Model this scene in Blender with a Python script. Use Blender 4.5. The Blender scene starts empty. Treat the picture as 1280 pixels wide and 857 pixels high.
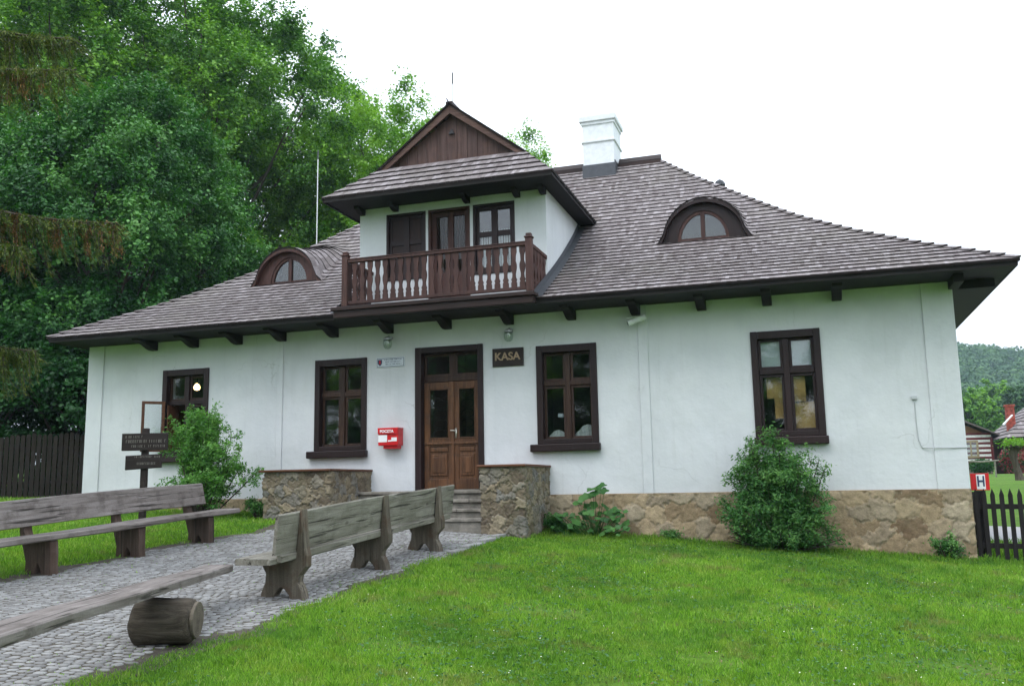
import bpy, math, random
import numpy as np
from mathutils import Matrix, Vector

rng = np.random.default_rng(7)
random.seed(7)
SC = bpy.context.scene
COL = SC.collection

# ------------------------------------------------------------------ camera
FOC, YAW, PIT, ROL = 1142.04, -.3097, .1544, -.0177
CAMP = Vector((0, -16.2158, .1952))
_f = Vector((math.sin(YAW)*math.cos(PIT), math.cos(YAW)*math.cos(PIT), math.sin(PIT)))
_r = Vector((math.cos(YAW), -math.sin(YAW), 0)); _u = _r.cross(_f)
_r2 = _r*math.cos(ROL)+_u*math.sin(ROL); _u2 = -_r*math.sin(ROL)+_u*math.cos(ROL)
cd = bpy.data.cameras.new('camera'); cam = bpy.data.objects.new('camera', cd); COL.objects.link(cam)
M = Matrix((_r2, _u2, -_f)).transposed().to_4x4(); M.translation = CAMP
cam.matrix_world = M
cd.sensor_width = 36; cd.lens = FOC/1280*36; cd.clip_start = .05; cd.clip_end = 4000
SC.camera = cam

# ------------------------------------------------------------------ world: overcast day
SUN_EL, SUN_AZ = math.radians(56), math.radians(200)      # azimuth measured from +Y clockwise
w = bpy.data.worlds.new('World'); SC.world = w; w.use_nodes = True
nt = w.node_tree; nt.nodes.clear()
out = nt.nodes.new('ShaderNodeOutputWorld'); bg = nt.nodes.new('ShaderNodeBackground')
sky = nt.nodes.new('ShaderNodeTexSky'); sky.sky_type = 'NISHITA'; sky.sun_disc = False
sky.sun_elevation = SUN_EL; sky.sun_rotation = SUN_AZ; sky.dust_density = 3
mixc = nt.nodes.new('ShaderNodeMix'); mixc.data_type = 'RGBA'
mixc.inputs[0].default_value = .93
tc = nt.nodes.new('ShaderNodeTexCoord'); nz = nt.nodes.new('ShaderNodeTexNoise'); nz.inputs['Scale'].default_value = 1.6
nz.inputs['Detail'].default_value = 4
cr = nt.nodes.new('ShaderNodeValToRGB')
cr.color_ramp.elements[0].color = (9.2, 10.1, 11.5, 1); cr.color_ramp.elements[0].position = .3
cr.color_ramp.elements[1].color = (11.2, 11.9, 12.8, 1); cr.color_ramp.elements[1].position = .7
nt.links.new(tc.outputs['Generated'], nz.inputs['Vector']); nt.links.new(nz.outputs['Fac'], cr.inputs[0])
nt.links.new(sky.outputs[0], mixc.inputs[6]); nt.links.new(cr.outputs[0], mixc.inputs[7])
sepw = nt.nodes.new('ShaderNodeSeparateXYZ'); nt.links.new(tc.outputs['Generated'], sepw.inputs[0])
mrw = nt.nodes.new('ShaderNodeMapRange'); mrw.inputs[1].default_value = -.05; mrw.inputs[2].default_value = 1.; mrw.inputs[3].default_value = .72; mrw.inputs[4].default_value = 1.45
nt.links.new(sepw.outputs[2], mrw.inputs[0])
vm = nt.nodes.new('ShaderNodeVectorMath'); vm.operation = 'SCALE'; nt.links.new(mixc.outputs[2], vm.inputs[0]); nt.links.new(mrw.outputs[0], vm.inputs['Scale'])
nt.links.new(vm.outputs[0], bg.inputs[0]); bg.inputs[1].default_value = .10
nt.links.new(bg.outputs[0], out.inputs[0])
sd = bpy.data.lights.new('sun', 'SUN'); sd.energy = .7; sd.angle = math.radians(25); sd.color = (1, .97, .92)
sun = bpy.data.objects.new('sun', sd); COL.objects.link(sun)
sdir = Vector((math.sin(SUN_AZ)*math.cos(SUN_EL), math.cos(SUN_AZ)*math.cos(SUN_EL), math.sin(SUN_EL)))
sun.rotation_euler = sdir.to_track_quat('Z', 'Y').to_euler()
sun.location = (0, -30, 60)
SC.view_settings.view_transform = 'Standard'; SC.view_settings.look = 'None'
SC.view_settings.exposure = .86; SC.view_settings.gamma = 1; SC.view_settings.use_curve_mapping = False
SC.cycles.use_denoising = True
SC.cycles.max_bounces = 8; SC.cycles.transparent_max_bounces = 12; SC.cycles.volume_bounces = 0
SC.cycles.sample_clamp_indirect = 8

# ------------------------------------------------------------------ helpers
def tag(o, label=None, cat=None, group=None, kind=None):
    if label: o['label'] = label
    if cat: o['category'] = cat
    if group: o['group'] = group
    if kind: o['kind'] = kind
    return o

def empty(name, loc, label, cat, group=None, rot=(0, 0, 0)):
    o = bpy.data.objects.new(name, None); COL.objects.link(o); o.location = loc; o.rotation_euler = rot
    o.empty_display_size = .2
    return tag(o, label, cat, group)

def root_loc(p):
    while p is not None and p.parent is not None: p = p.parent
    return np.array(p.location) if p is not None else np.zeros(3)

class MB:
    def __init__(s): s.v = []; s.f = []; s.r = []; s.n = 0
    def add(s, v, f, rnd=None):
        v = np.asarray(v, float).reshape(-1, 3)
        s.v.append(v); s.f += [[i+s.n for i in q] for q in f]; s.n += len(v)
        s.r.append(np.full(len(v), random.random() if rnd is None else rnd) if np.isscalar(rnd) or rnd is None else np.asarray(rnd))
        return s
    def box(s, x0, x1, y0, y1, z0, z1, rnd=None):
        v = [(x, y, z) for x in (x0, x1) for y in (y0, y1) for z in (z0, z1)]
        return s.add(v, [(0, 1, 3, 2), (4, 6, 7, 5), (0, 4, 5, 1), (2, 3, 7, 6), (0, 2, 6, 4), (1, 5, 7, 3)], rnd)
    def prism(s, poly, axis, a0, a1, rnd=None):
        n = len(poly); v = []
        for a in (a0, a1):
            for (p, q) in poly:
                v.append({'x': (a, p, q), 'y': (p, a, q), 'z': (p, q, a)}[axis])
        f = [list(range(n))[::-1], list(range(n, 2*n))] + [(i, (i+1) % n, n+(i+1) % n, n+i) for i in range(n)]
        return s.add(v, f, rnd)
    def tube(s, pts, rad, n=8, rnd=None, cap=True):
        pts = np.asarray(pts, float); m = len(pts)
        rad = np.full(m, rad) if np.isscalar(rad) else np.asarray(rad)
        t = np.gradient(pts, axis=0); t /= np.linalg.norm(t, axis=1)[:, None]+1e-9
        ref = np.array([0, 0, 1.]) if abs(t[0][2]) < .9 else np.array([1., 0, 0])
        v = []
        for i in range(m):
            a = np.cross(t[i], ref); a /= np.linalg.norm(a)+1e-9; b = np.cross(t[i], a)
            for k in range(n):
                an = 2*math.pi*k/n; v.append(pts[i]+rad[i]*(a*math.cos(an)+b*math.sin(an)))
        f = [(i*n+k, i*n+(k+1) % n, (i+1)*n+(k+1) % n, (i+1)*n+k) for i in range(m-1) for k in range(n)]
        if cap: f += [list(range(n)), list(range((m-1)*n, m*n))[::-1]]
        return s.add(v, f, rnd)
    def lathe(s, prof, c=(0, 0, 0), n=16, rnd=None):
        v = []
        for (r, z) in prof:
            for k in range(n): a = 2*math.pi*k/n; v.append((c[0]+r*math.cos(a), c[1]+r*math.sin(a), c[2]+z))
        m = len(prof)
        f = [(i*n+k, i*n+(k+1) % n, (i+1)*n+(k+1) % n, (i+1)*n+k) for i in range(m-1) for k in range(n)]
        f += [list(range(n))[::-1], list(range((m-1)*n, m*n))]
        return s.add(v, f, rnd)
    def build(s, name, mat, parent=None, smooth=False, bevel=0, local=False, bseg=2):
        V = np.concatenate(s.v) if s.v else np.zeros((0, 3))
        if not local: V = V-root_loc(parent)
        me = fast_mesh(name, V, s.f, mat, np.concatenate(s.r) if s.r else None, smooth)
        o = bpy.data.objects.new(name, me); COL.objects.link(o)
        if parent is not None: o.parent = parent
        if bevel:
            m = o.modifiers.new('bevel', 'BEVEL'); m.width = bevel; m.segments = bseg; m.limit_method = 'ANGLE'
            m.angle_limit = math.radians(40); m.harden_normals = False
        return o

def fast_mesh(name, V, F, mat, rnd=None, smooth=False):
    me = bpy.data.meshes.new(name)
    V = np.ascontiguousarray(V, np.float32)
    if isinstance(F, np.ndarray):
        ln = np.full(len(F), F.shape[1], np.int32); idx = F.astype(np.int32).ravel()
    else:
        ln = np.array([len(q) for q in F], np.int32); idx = np.array([i for q in F for i in q], np.int32)
    me.vertices.add(len(V)); me.vertices.foreach_set('co', V.ravel())
    me.loops.add(len(idx)); me.loops.foreach_set('vertex_index', idx)
    me.polygons.add(len(ln)); st = np.zeros(len(ln), np.int32); st[1:] = np.cumsum(ln)[:-1]
    me.polygons.foreach_set('loop_start', st); me.polygons.foreach_set('loop_total', ln)
    me.polygons.foreach_set('use_smooth', np.full(len(ln), bool(smooth)))
    me.update(calc_edges=True)
    if rnd is not None:
        a = me.attributes.new('rnd', 'FLOAT', 'POINT'); a.data.foreach_set('value', np.asarray(rnd, np.float32))
    if mat is not None: me.materials.append(mat)
    return me

def link_mesh(name, me, parent=None, loc=(0, 0, 0), rot=(0, 0, 0), scale=(1, 1, 1)):
    o = bpy.data.objects.new(name, me); COL.objects.link(o)
    if parent is not None: o.parent = parent
    o.location = loc; o.rotation_euler = rot; o.scale = scale
    return o

# ------------------------------------------------------------------ materials
class NT:
    def __init__(s, name):
        s.m = bpy.data.materials.new(name); s.m.use_nodes = True; s.t = s.m.node_tree; s.t.nodes.clear()
        s.out = s.t.nodes.new('ShaderNodeOutputMaterial')
    def n(s, typ, **kw):
        o = s.t.nodes.new(typ)
        for k, v in kw.items():
            if k.startswith('i_'):
                o.inputs[k[2:].replace('_', ' ')].default_value = v
            else: setattr(o, k, v)
        return o
    def l(s, a, b): s.t.links.new(a, b)
    def coord(s, scale=(1, 1, 1), out='Object', rot=(0, 0, 0)):
        c = s.n('ShaderNodeTexCoord'); m = s.n('ShaderNodeMapping'); m.inputs['Scale'].default_value = scale
        m.inputs['Rotation'].default_value = rot
        s.l(c.outputs[out], m.inputs[0]); return m.outputs[0]
    def noise(s, vec, scale, detail=4, rough=.55, dist=0):
        o = s.n('ShaderNodeTexNoise'); o.inputs['Scale'].default_value = scale; o.inputs['Detail'].default_value = detail
        o.inputs['Roughness'].default_value = rough; o.inputs['Distortion'].default_value = dist
        if vec is not None: s.l(vec, o.inputs['Vector'])
        return o.outputs['Fac']
    def ramp(s, fac, stops):
        o = s.n('ShaderNodeValToRGB'); e = o.color_ramp.elements
        while len(e) < len(stops): e.new(.5)
        for k, (p, c) in enumerate(stops):
            e[k].position = p; e[k].color = (c[0], c[1], c[2], 1) if not np.isscalar(c) else (c, c, c, 1)
        s.l(fac, o.inputs[0]); return o.outputs[0]
    def mix(s, fac, a, b, mode='MIX'):
        o = s.n('ShaderNodeMix', data_type='RGBA', blend_type=mode)
        for sock, x in ((o.inputs[0], fac), (o.inputs[6], a), (o.inputs[7], b)):
            if isinstance(x, (int, float)): sock.default_value = x
            elif isinstance(x, tuple): sock.default_value = (*x, 1)
            else: s.l(x, sock)
        return o.outputs[2]
    def math(s, op, a, b=0.):
        o = s.n('ShaderNodeMath', operation=op)
        for sock, x in ((o.inputs[0], a), (o.inputs[1], b)):
            if isinstance(x, (int, float)): sock.default_value = x
            else: s.l(x, sock)
        return o.outputs[0]
    def bump(s, h, strength=.3, dist=.02):
        o = s.n('ShaderNodeBump'); o.inputs['Strength'].default_value = strength; o.inputs['Distance'].default_value = dist
        s.l(h, o.inputs['Height']); return o.outputs[0]
    def attr(s, name='rnd'):
        return s.n('ShaderNodeAttribute', attribute_name=name).outputs['Fac']
    def bsdf(s, col, rough=.7, spec=.4, normal=None, metal=0.):
        o = s.n('ShaderNodeBsdfPrincipled'); o.inputs['Specular IOR Level'].default_value = spec; o.inputs['Metallic'].default_value = metal
        for k, x in (('Base Color', col), ('Roughness', rough)):
            if isinstance(x, tuple): o.inputs[k].default_value = (*x, 1)
            elif isinstance(x, (int, float)): o.inputs[k].default_value = x
            else: s.l(x, o.inputs[k])
        if normal is not None: s.l(normal, o.inputs['Normal'])
        return o.outputs[0]
    def done(s, sh): s.l(sh, s.out.inputs[0]); return s.m

def wood(name, cols, axis='x', rough=.65, grain=18, var=.5, bump=.35, spec=.3, blotch=None, crack=False):
    k = NT(name); sc = {'x': (.06, 1, 1), 'y': (1, .06, 1), 'z': (1, 1, .06)}[axis]
    v = k.coord(sc)
    g = k.noise(v, grain, 6, .65, 1.2)
    c = k.ramp(g, [(.3, cols[0]), (.5, cols[1]), (.72, cols[2])])
    b = k.noise(k.coord(), 1.7, 3)
    c = k.mix(k.ramp(b, [(.35, 0.), (.7, var)]), c, cols[0])
    if blotch:
        b2 = k.noise(k.coord(), 4.5, 5, .6)
        c = k.mix(k.ramp(b2, [(.52, 0.), (.66, .55)]), c, blotch)
    r = k.attr(); c = k.mix(.35, c, k.ramp(r, [(0, .25), (1, 1.)]), 'MULTIPLY')
    if crack:
        sc2 = {'x': (.035, 1, 1), 'y': (1, .035, 1), 'z': (1, 1, .035)}[axis]
        cr_ = k.noise(k.coord(sc2), 30, 3, .5, .3); ck = k.ramp(cr_, [(.60, 0.), (.66, .85)]); c = k.mix(ck, c, (.02, .016, .012))
        sc3 = {'x': (.5, 1, 1), 'y': (1, .5, 1), 'z': (1, 1, .5)}[axis]
        vk = k.n('ShaderNodeTexVoronoi', feature='F1'); vk.inputs['Scale'].default_value = 2.6; k.l(k.coord(sc3), vk.inputs['Vector'])
        kn = k.ramp(vk.outputs['Distance'], [(.0, .9), (.07, .55), (.10, 0.)]); c = k.mix(kn, c, (.045, .03, .02))
        fine = k.noise(k.coord(), 70, 4, .7); c = k.mix(.5, c, k.ramp(fine, [(.3, .6), (.7, 1.2)]), 'MULTIPLY')
        g = k.math('SUBTRACT', g, k.math('MULTIPLY', ck, .6))
    return k.done(k.bsdf(c, rough, spec, k.bump(g, bump, .01)))

M_DARK = wood('dark_brown_wood', [(.012, .006, .005), (.026, .011, .009), (.045, .02, .015)], 'x', .55)
M_SOFF = wood('shadow_toned_eave_boards', [(.004, .003, .003), (.010, .007, .006), (.018, .012, .010)], 'x', .7)  # near-black brown: shadow under the eaves put into the wood colour
M_DARKZ = wood('dark_brown_board_wood', [(.014, .006, .005), (.03, .012, .009), (.05, .021, .015)], 'z', .55)
M_TRIM = wood('purple_brown_painted_frame', [(.013, .006, .006), (.022, .010, .010), (.034, .016, .015)], 'z', .5, grain=24)
M_SASH = wood('brown_sash_wood', [(.025, .011, .007), (.05, .023, .014), (.10, .055, .032)], 'z', .5)
M_BALC = wood('red_brown_balcony_wood', [(.035, .014, .012), (.075, .032, .026), (.12, .055, .042)], 'z', .6)
M_GABLE = wood('weathered_gable_boards', [(.05, .026, .022), (.095, .052, .045), (.15, .09, .08)], 'z', .7, blotch=(.12, .06, .045))
M_BARGE = wood('weathered_bargeboard', [(.05, .027, .022), (.11, .06, .048), (.18, .11, .09)], 'x', .75)
M_DOOR = wood('worn_varnished_door_wood', [(.05, .022, .010), (.13, .058, .026), (.21, .10, .046)], 'z', .5, grain=20, blotch=(.06, .035, .022))
M_BENCHY = wood('silver_grey_weathered_wood', [(.13, .118, .092), (.26, .242, .20), (.40, .38, .33)], 'y', .8, grain=16, blotch=(.13, .12, .09), bump=.8, crack=True)
M_LEGZ = wood('weathered_end_board_wood', [(.075, .062, .045), (.15, .125, .095), (.24, .21, .165)], 'z', .85, blotch=(.09, .045, .025), bump=.8, crack=True)
M_BENCHB = wood('brown_grey_weathered_wood', [(.125, .105, .092), (.245, .212, .195), (.37, .335, .315)], 'y', .8, grain=16, blotch=(.07, .055, .045), bump=.8, crack=True)
M_LEGB = wood('dark_red_brown_leg_wood', [(.05, .032, .022), (.10, .066, .05), (.17, .13, .105)], 'z', .85, bump=.8, crack=True)
M_SIGN = wood('dark_signboard_wood', [(.02, .014, .013), (.035, .025, .022), (.055, .04, .036)], 'x', .7)
M_CAPW = wood('red_brown_bench_cap_wood', [(.07, .026, .012), (.14, .055, .027), (.2, .09, .05)], 'x', .6)
M_FENCEB = wood('black_brown_picket_wood', [(.006, .004, .004), (.011, .008, .008), (.02, .015, .014)], 'z', .7)
M_FENCEL = wood('dark_old_fence_wood', [(.008, .006, .004), (.018, .013, .009), (.03, .023, .016)], 'z', .85)

def mk_plaster():
    k = NT('whitewashed_plaster'); v = k.coord()
    a = k.noise(v, 1.1, 5, .6); b = k.noise(v, 14, 5, .6); s_ = k.noise(k.coord((1, 1, .12)), 2.2, 4)
    c = k.ramp(a, [(.3, (.58, .60, .625)), (.7, (.66, .675, .69))])
    c = k.mix(k.ramp(s_, [(.5, 0.), (.8, .16)]), c, (.40, .44, .45))
    # splash dirt near the plinth
    sep = k.n('ShaderNodeSeparateXYZ'); k.l(k.coord(), sep.inputs[0])
    low = k.n('ShaderNodeMapRange'); k.l(sep.outputs[2], low.inputs[0]); low.inputs[1].default_value = .35; low.inputs[2].default_value = -.02
    dirt = k.math('MULTIPLY', low.outputs[0], k.ramp(k.noise(v, 5, 5, .7), [(.45, 0.), (.75, .6)]))
    c = k.mix(dirt, c, (.30, .30, .27))
    pt = k.noise(v, .45, 6, .65, .6); c = k.mix(k.ramp(pt, [(.48, 0.), (.6, .35)]), c, (.50, .515, .52))
    vc = k.n('ShaderNodeTexVoronoi', feature='DISTANCE_TO_EDGE'); vc.inputs['Scale'].default_value = .55
    wv = k.n('ShaderNodeVectorMath', operation='ADD'); nw = k.n('ShaderNodeTexNoise'); nw.inputs['Scale'].default_value = 1.3; nw.inputs['Detail'].default_value = 6
    k.l(v, nw.inputs['Vector']); k.l(v, wv.inputs[0]); k.l(nw.outputs['Color'], wv.inputs[1]); k.l(wv.outputs[0], vc.inputs['Vector'])
    cm = k.math('MULTIPLY', k.ramp(vc.outputs['Distance'], [(0, 1.), (.004, .0)]), k.ramp(k.noise(v, .8, 3), [(.52, 0.), (.62, .45)]))
    c = k.mix(cm, c, (.25, .25, .24))
    dr_ = k.noise(k.coord((7, 7, .35)), 1.6, 4, .6); c = k.mix(k.ramp(dr_, [(.56, 0.), (.78, .2)]), c, (.38, .39, .37))
    h = k.math('ADD', k.math('MULTIPLY', a, 3.), k.math('MULTIPLY', b, .35))
    return k.done(k.bsdf(c, .9, .15, k.bump(h, .35, .03)))
M_PLASTER = mk_plaster()

def mk_stone(name, scale, cols, mortar, edge=.06, bump=1., seed=0., stretch=(1, 1, 1.35)):
    k = NT(name); v0 = k.coord(stretch)
    off = k.n('ShaderNodeVectorMath', operation='ADD'); k.l(v0, off.inputs[0])
    nn = k.n('ShaderNodeTexNoise'); nn.inputs['Scale'].default_value = 3.2; nn.inputs['Detail'].default_value = 4; k.l(v0, nn.inputs['Vector'])
    sc = k.n('ShaderNodeVectorMath', operation='SCALE'); k.l(nn.outputs['Color'], sc.inputs[0]); sc.inputs['Scale'].default_value = .6
    k.l(sc.outputs[0], off.inputs[1])
    va = k.n('ShaderNodeTexVoronoi', feature='F1'); vb = k.n('ShaderNodeTexVoronoi', feature='DISTANCE_TO_EDGE')
    for x in (va, vb): x.inputs['Scale'].default_value = scale; k.l(off.outputs[0], x.inputs['Vector'])
    sep = k.n('ShaderNodeSeparateColor'); k.l(va.outputs['Color'], sep.inputs[0])
    c = k.ramp(sep.outputs[0], [(0, cols[0]), (.3, cols[1]), (.6, cols[2]), (1, cols[3])])
    n1 = k.noise(k.coord(), 9, 6, .65); n2 = k.noise(k.coord(), 38, 4, .6)
    c = k.mix(.75, c, k.ramp(n1, [(.25, .45), (.75, 1.25)]), 'MULTIPLY')
    c = k.mix(k.ramp(k.noise(k.coord(), 3, 4), [(.5, 0.), (.75, .5)]), c, (mortar[0]*.6, mortar[1]*.6, mortar[2]*.55))
    e = k.ramp(vb.outputs['Distance'], [(0, .85), (edge*.45, .5), (edge, 0.)])
    c = k.mix(e, c, k.mix(n1, (mortar[0]*.55, mortar[1]*.55, mortar[2]*.55), mortar))
    h = k.math('ADD', k.ramp(vb.outputs['Distance'], [(0, .25), (edge*1.2, .62), (.35, .8)]), k.math('ADD', k.math('MULTIPLY', n1, 1.1), k.math('MULTIPLY', n2, .12)))
    return k.done(k.bsdf(c, .92, .2, k.bump(h, bump, .045)))
M_PLINTH = mk_stone('sandstone_rubble_plinth', 2.6, [(.20, .135, .075), (.33, .235, .13), (.25, .20, .14), (.36, .28, .17)], (.32, .26, .18), bump=.7)
M_PARA = mk_stone('river_stone_masonry', 4.6, [(.13, .10, .06), (.26, .21, .14), (.19, .185, .17), (.34, .27, .16)], (.24, .21, .16), .09, .8)
def mk_flag():
    k = NT('grey_flagstone_step'); v = k.coord()
    a = k.noise(v, 5, 6, .65); b = k.noise(v, 30, 4)
    c = k.ramp(a, [(.3, (.11, .10, .085)), (.55, (.23, .21, .18)), (.75, (.36, .335, .295))])
    return k.done(k.bsdf(c, .85, .3, k.bump(k.math('ADD', a, k.math('MULTIPLY', b, .3)), .6, .03)))
M_STEP = mk_flag()

def mk_shingle(name, dark, mid, light, moss):
    k = NT(name); r = k.attr(); g = k.noise(k.coord((9, 1.2, 1.2)), 7, 5, .6)
    c = k.ramp(r, [(0, dark), (.25, mid), (.7, mid), (1, light)])
    c = k.mix(.8, c, k.ramp(g, [(.3, .55), (.7, 1.3)]), 'MULTIPLY')
    big = k.noise(k.coord(), .55, 5, .6)
    c = k.mix(k.ramp(big, [(.5, 0.), (.72, .45)]), c, moss)
    c = k.mix(k.ramp(k.noise(k.coord(), 1.6, 5, .65), [(.45, .0), (.75, .5)]), c, dark)
    return k.done(k.bsdf(c, .75, .35, k.bump(g, .4, .01)))
M_SHING = mk_shingle('weathered_wood_shingles', (.115, .092, .090), (.195, .168, .166), (.315, .28, .285), (.17, .155, .125))
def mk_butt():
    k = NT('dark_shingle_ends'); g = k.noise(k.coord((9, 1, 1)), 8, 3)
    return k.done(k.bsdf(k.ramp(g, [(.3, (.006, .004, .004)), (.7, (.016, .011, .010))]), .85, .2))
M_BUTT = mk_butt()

def flat(name, col, rough=.5, spec=.4, metal=0., var=.12, scale=8, bump=.05):
    k = NT(name); a = k.noise(k.coord(), scale, 5, .6)
    d = tuple(x*(1-var*1.6) for x in col); l = tuple(min(1, x*(1+var)) for x in col)
    return k.done(k.bsdf(k.ramp(a, [(.3, d), (.7, l)]), rough, spec, k.bump(a, bump, .01), metal))
M_RED = flat('red_painted_steel', (.55, .008, .012), .35, .5)
M_WHITEP = flat('white_painted_metal', (.72, .74, .74), .45)
M_PAPER = flat('white_paper_label', (.8, .8, .8), .6, var=.04)
M_BLACK = flat('black_plastic', (.012, .012, .013), .4)
M_TAN = flat('pale_carved_letters', (.35, .25, .16), .7)
M_PALE = flat('faded_white_lettering', (.17, .155, .14), .8)
M_BLUE = flat('dark_blue_print', (.03, .045, .11), .5)
M_PLAQ = flat('pale_enamel_plaque', (.62, .66, .72), .3, .5, var=.05)
M_STEEL = flat('galvanised_steel', (.42, .43, .44), .4, .5, .7)
M_LEAD = flat('lead_flashing', (.07, .075, .085), .5, .4, .3)
M_CHIM = flat('white_chimney_plaster', (.76, .78, .80), .85, .2, var=.06)
M_CURT = flat('white_curtain_cloth', (.6, .62, .62), .9, .1, var=.12, scale=20)
M_BLIND = flat('pale_slatted_blind', (.62, .66, .72), .6, .2, var=.04)
M_TANC = flat('ochre_card_and_curtain', (.50, .31, .12), .85, .1, var=.3, scale=3)
M_ROOM = flat('dim_room_walls', (.16, .13, .10), .9, .1, var=.2, scale=2)
M_BRASS = flat('brushed_door_metal', (.6, .58, .52), .3, .5, .9)
M_BRICK = flat('red_brick', (.30, .07, .05), .85, .2, var=.35, scale=6)
M_OCHRE = flat('ochre_limewash', (.55, .42, .16), .85, .2)
def mk_glass(mul):
    k = NT('window_glass'); lw = k.n('ShaderNodeLayerWeight'); lw.inputs[0].default_value = .5
    frs = k.math('ADD', k.math('MULTIPLY', k.math('POWER', lw.outputs['Facing'], 5.), .9), .055)
    tr = k.n('ShaderNodeBsdfTransparent'); tr.inputs[0].default_value = (.86, .89, .88, 1)
    gl = k.n('ShaderNodeBsdfGlossy'); gl.inputs['Roughness'].default_value = .015
    mx = k.n('ShaderNodeMixShader'); k.l(k.math('MULTIPLY', frs, mul), mx.inputs[0]); k.l(tr.outputs[0], mx.inputs[1]); k.l(gl.outputs[0], mx.inputs[2])
    return k.done(mx.outputs[0])
M_GLASS = mk_glass(1.5)
M_GLASSD = mk_glass(.5)
def mk_frost():
    k = NT('clear_lamp_glass'); fr = k.n('ShaderNodeLayerWeight'); fr.inputs[0].default_value = .3; tr = k.n('ShaderNodeBsdfTransparent'); tr.inputs[0].default_value = (.8, .86, .82, 1)
    gl = k.n('ShaderNodeBsdfGlossy'); gl.inputs['Roughness'].default_value = .1
    mx = k.n('ShaderNodeMixShader'); k.l(k.math('ADD', k.math('POWER', fr.outputs['Facing'], 3.), .12), mx.inputs[0]); k.l(tr.outputs[0], mx.inputs[1]); k.l(gl.outputs[0], mx.inputs[2])
    return k.done(mx.outputs[0])
M_LAMPG = mk_frost()
def mk_emit():
    k = NT('lit_bulb'); e = k.n('ShaderNodeEmission'); e.inputs[0].default_value = (1, .62, .25, 1); e.inputs[1].default_value = 7
    return k.done(e.outputs[0])
M_BULB = mk_emit()

def foliage(name, stops, trans=.35, rough=.5, tint=(.5, .75, .08), sat_noise=.5):
    k = NT(name); r = k.attr()
    big = k.noise(k.coord(), sat_noise, 3, .5)
    fac = k.math('ADD', k.math('MULTIPLY', r, .75), k.math('MULTIPLY', big, .35))
    c = k.ramp(fac, stops)
    p = k.bsdf(c, rough, .35)
    t = k.n('ShaderNodeBsdfTranslucent'); k.l(k.mix(.5, c, tint, 'MULTIPLY'), t.inputs[0])
    tt = k.mix(1., c, (1.2, 1.35, .6), 'MULTIPLY'); k.l(tt, t.inputs[0])
    mx = k.n('ShaderNodeMixShader'); mx.inputs[0].default_value = trans; k.l(p, mx.inputs[1]); k.l(t.outputs[0], mx.inputs[2])
    return k.done(mx.outputs[0])
L_MAPLE = foliage('maple_leaves', [(.15, (.009, .055, .010)), (.5, (.032, .13, .022)), (.8, (.10, .26, .05)), (1, (.22, .42, .14))], .24)
L_LIME = foliage('fresh_yellow_green_leaves', [(.15, (.018, .075, .008)), (.5, (.065, .19, .014)), (.9, (.22, .43, .04))], .27)
L_LIGHT = foliage('light_green_leaves', [(.1, (.06, .17, .014)), (.5, (.14, .31, .026)), (.9, (.26, .46, .06))])
L_DARK = foliage('dark_undergrowth_leaves', [(.1, (.006, .035, .008)), (.5, (.014, .075, .015)), (.9, (.035, .13, .025))])
L_BUSH = foliage('bright_shrub_leaves', [(.1, (.03, .12, .018)), (.5, (.08, .23, .04)), (.9, (.18, .37, .08))])
L_ELDER = foliage('deep_green_shrub_leaves', [(.1, (.018, .085, .018)), (.5, (.05, .165, .038)), (.9, (.15, .31, .08))])
L_HOLLY = foliage('broad_mallow_leaves', [(.1, (.02, .08, .02)), (.6, (.05, .15, .035)), (1, (.09, .22, .05))], .25)
L_SPRUCE = foliage('spruce_needles', [(.1, (.02, .05, .01)), (.5, (.06, .10, .018)), (.9, (.16, .19, .03))], .2, .6)
L_CONE = foliage('brown_spruce_cones', [(.1, (.07, .036, .012)), (.6, (.17, .088, .03)), (1, (.30, .17, .06))], .1, .7)
L_HILL = foliage('mixed_hillside_leaves', [(.1, (.016, .055, .028)), (.5, (.04, .105, .04)), (.95, (.10, .20, .06))], .2, .7, sat_noise=.05)
L_FLOWER = foliage('red_pink_blossom', [(.1, (.12, .01, .015)), (.6, (.32, .03, .05)), (1, (.5, .12, .16))], .2)
def mk_lawn(name):
    k = NT(name); r = k.attr(); v = k.coord()
    a = k.noise(v, .75, 5, .62); b = k.noise(v, 3.1, 4, .6); d_ = k.noise(k.coord(), 1.9, 6, .65)
    c = k.ramp(r, [(.05, (.06, .15, .014)), (.45, (.155, .33, .022)), (.8, (.26, .45, .045)), (1., (.48, .56, .18))])
    c = k.mix(k.ramp(a, [(.38, .6), (.54, 0.)]), c, k.mix(r, (.03, .11, .012), (.09, .25, .03)))
    c = k.mix(k.ramp(b, [(.5, 0.), (.68, .6)]), c, k.mix(r, (.16, .26, .02), (.34, .42, .05)))
    c = k.mix(k.ramp(d_, [(.56, 0.), (.68, .8)]), c, k.mix(r, (.13, .13, .035), (.30, .27, .11)))
    p = k.bsdf(c, .55, .35); t = k.n('ShaderNodeBsdfTranslucent'); k.l(k.mix(1., c, (1.1, 1.25, .6), 'MULTIPLY'), t.inputs[0])
    mx = k.n('ShaderNodeMixShader'); mx.inputs[0].default_value = .35; k.l(p, mx.inputs[1]); k.l(t.outputs[0], mx.inputs[2])
    return k.done(mx.outputs[0])
L_GRASS = mk_lawn('lawn_grass_blades')
L_CLOVER = foliage('white_clover_flowers', [(0, (.6, .62, .5)), (1, (.8, .8, .72))], .2)
def mk_bark(name='rough_bark', a=(.03, .024, .018), b=(.10, .085, .065), st=(1, 1, .2)):
    k = NT(name); n_ = k.noise(k.coord(st), 14, 6, .7, 1)
    return k.done(k.bsdf(k.ramp(n_, [(.3, a), (.7, b)]), .9, .15, k.bump(n_, .8, .03)))
M_BARK = mk_bark()
M_LOG = mk_bark('old_split_log', (.025, .02, .015), (.105, .088, .068), (.2, 1, 1))

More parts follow.
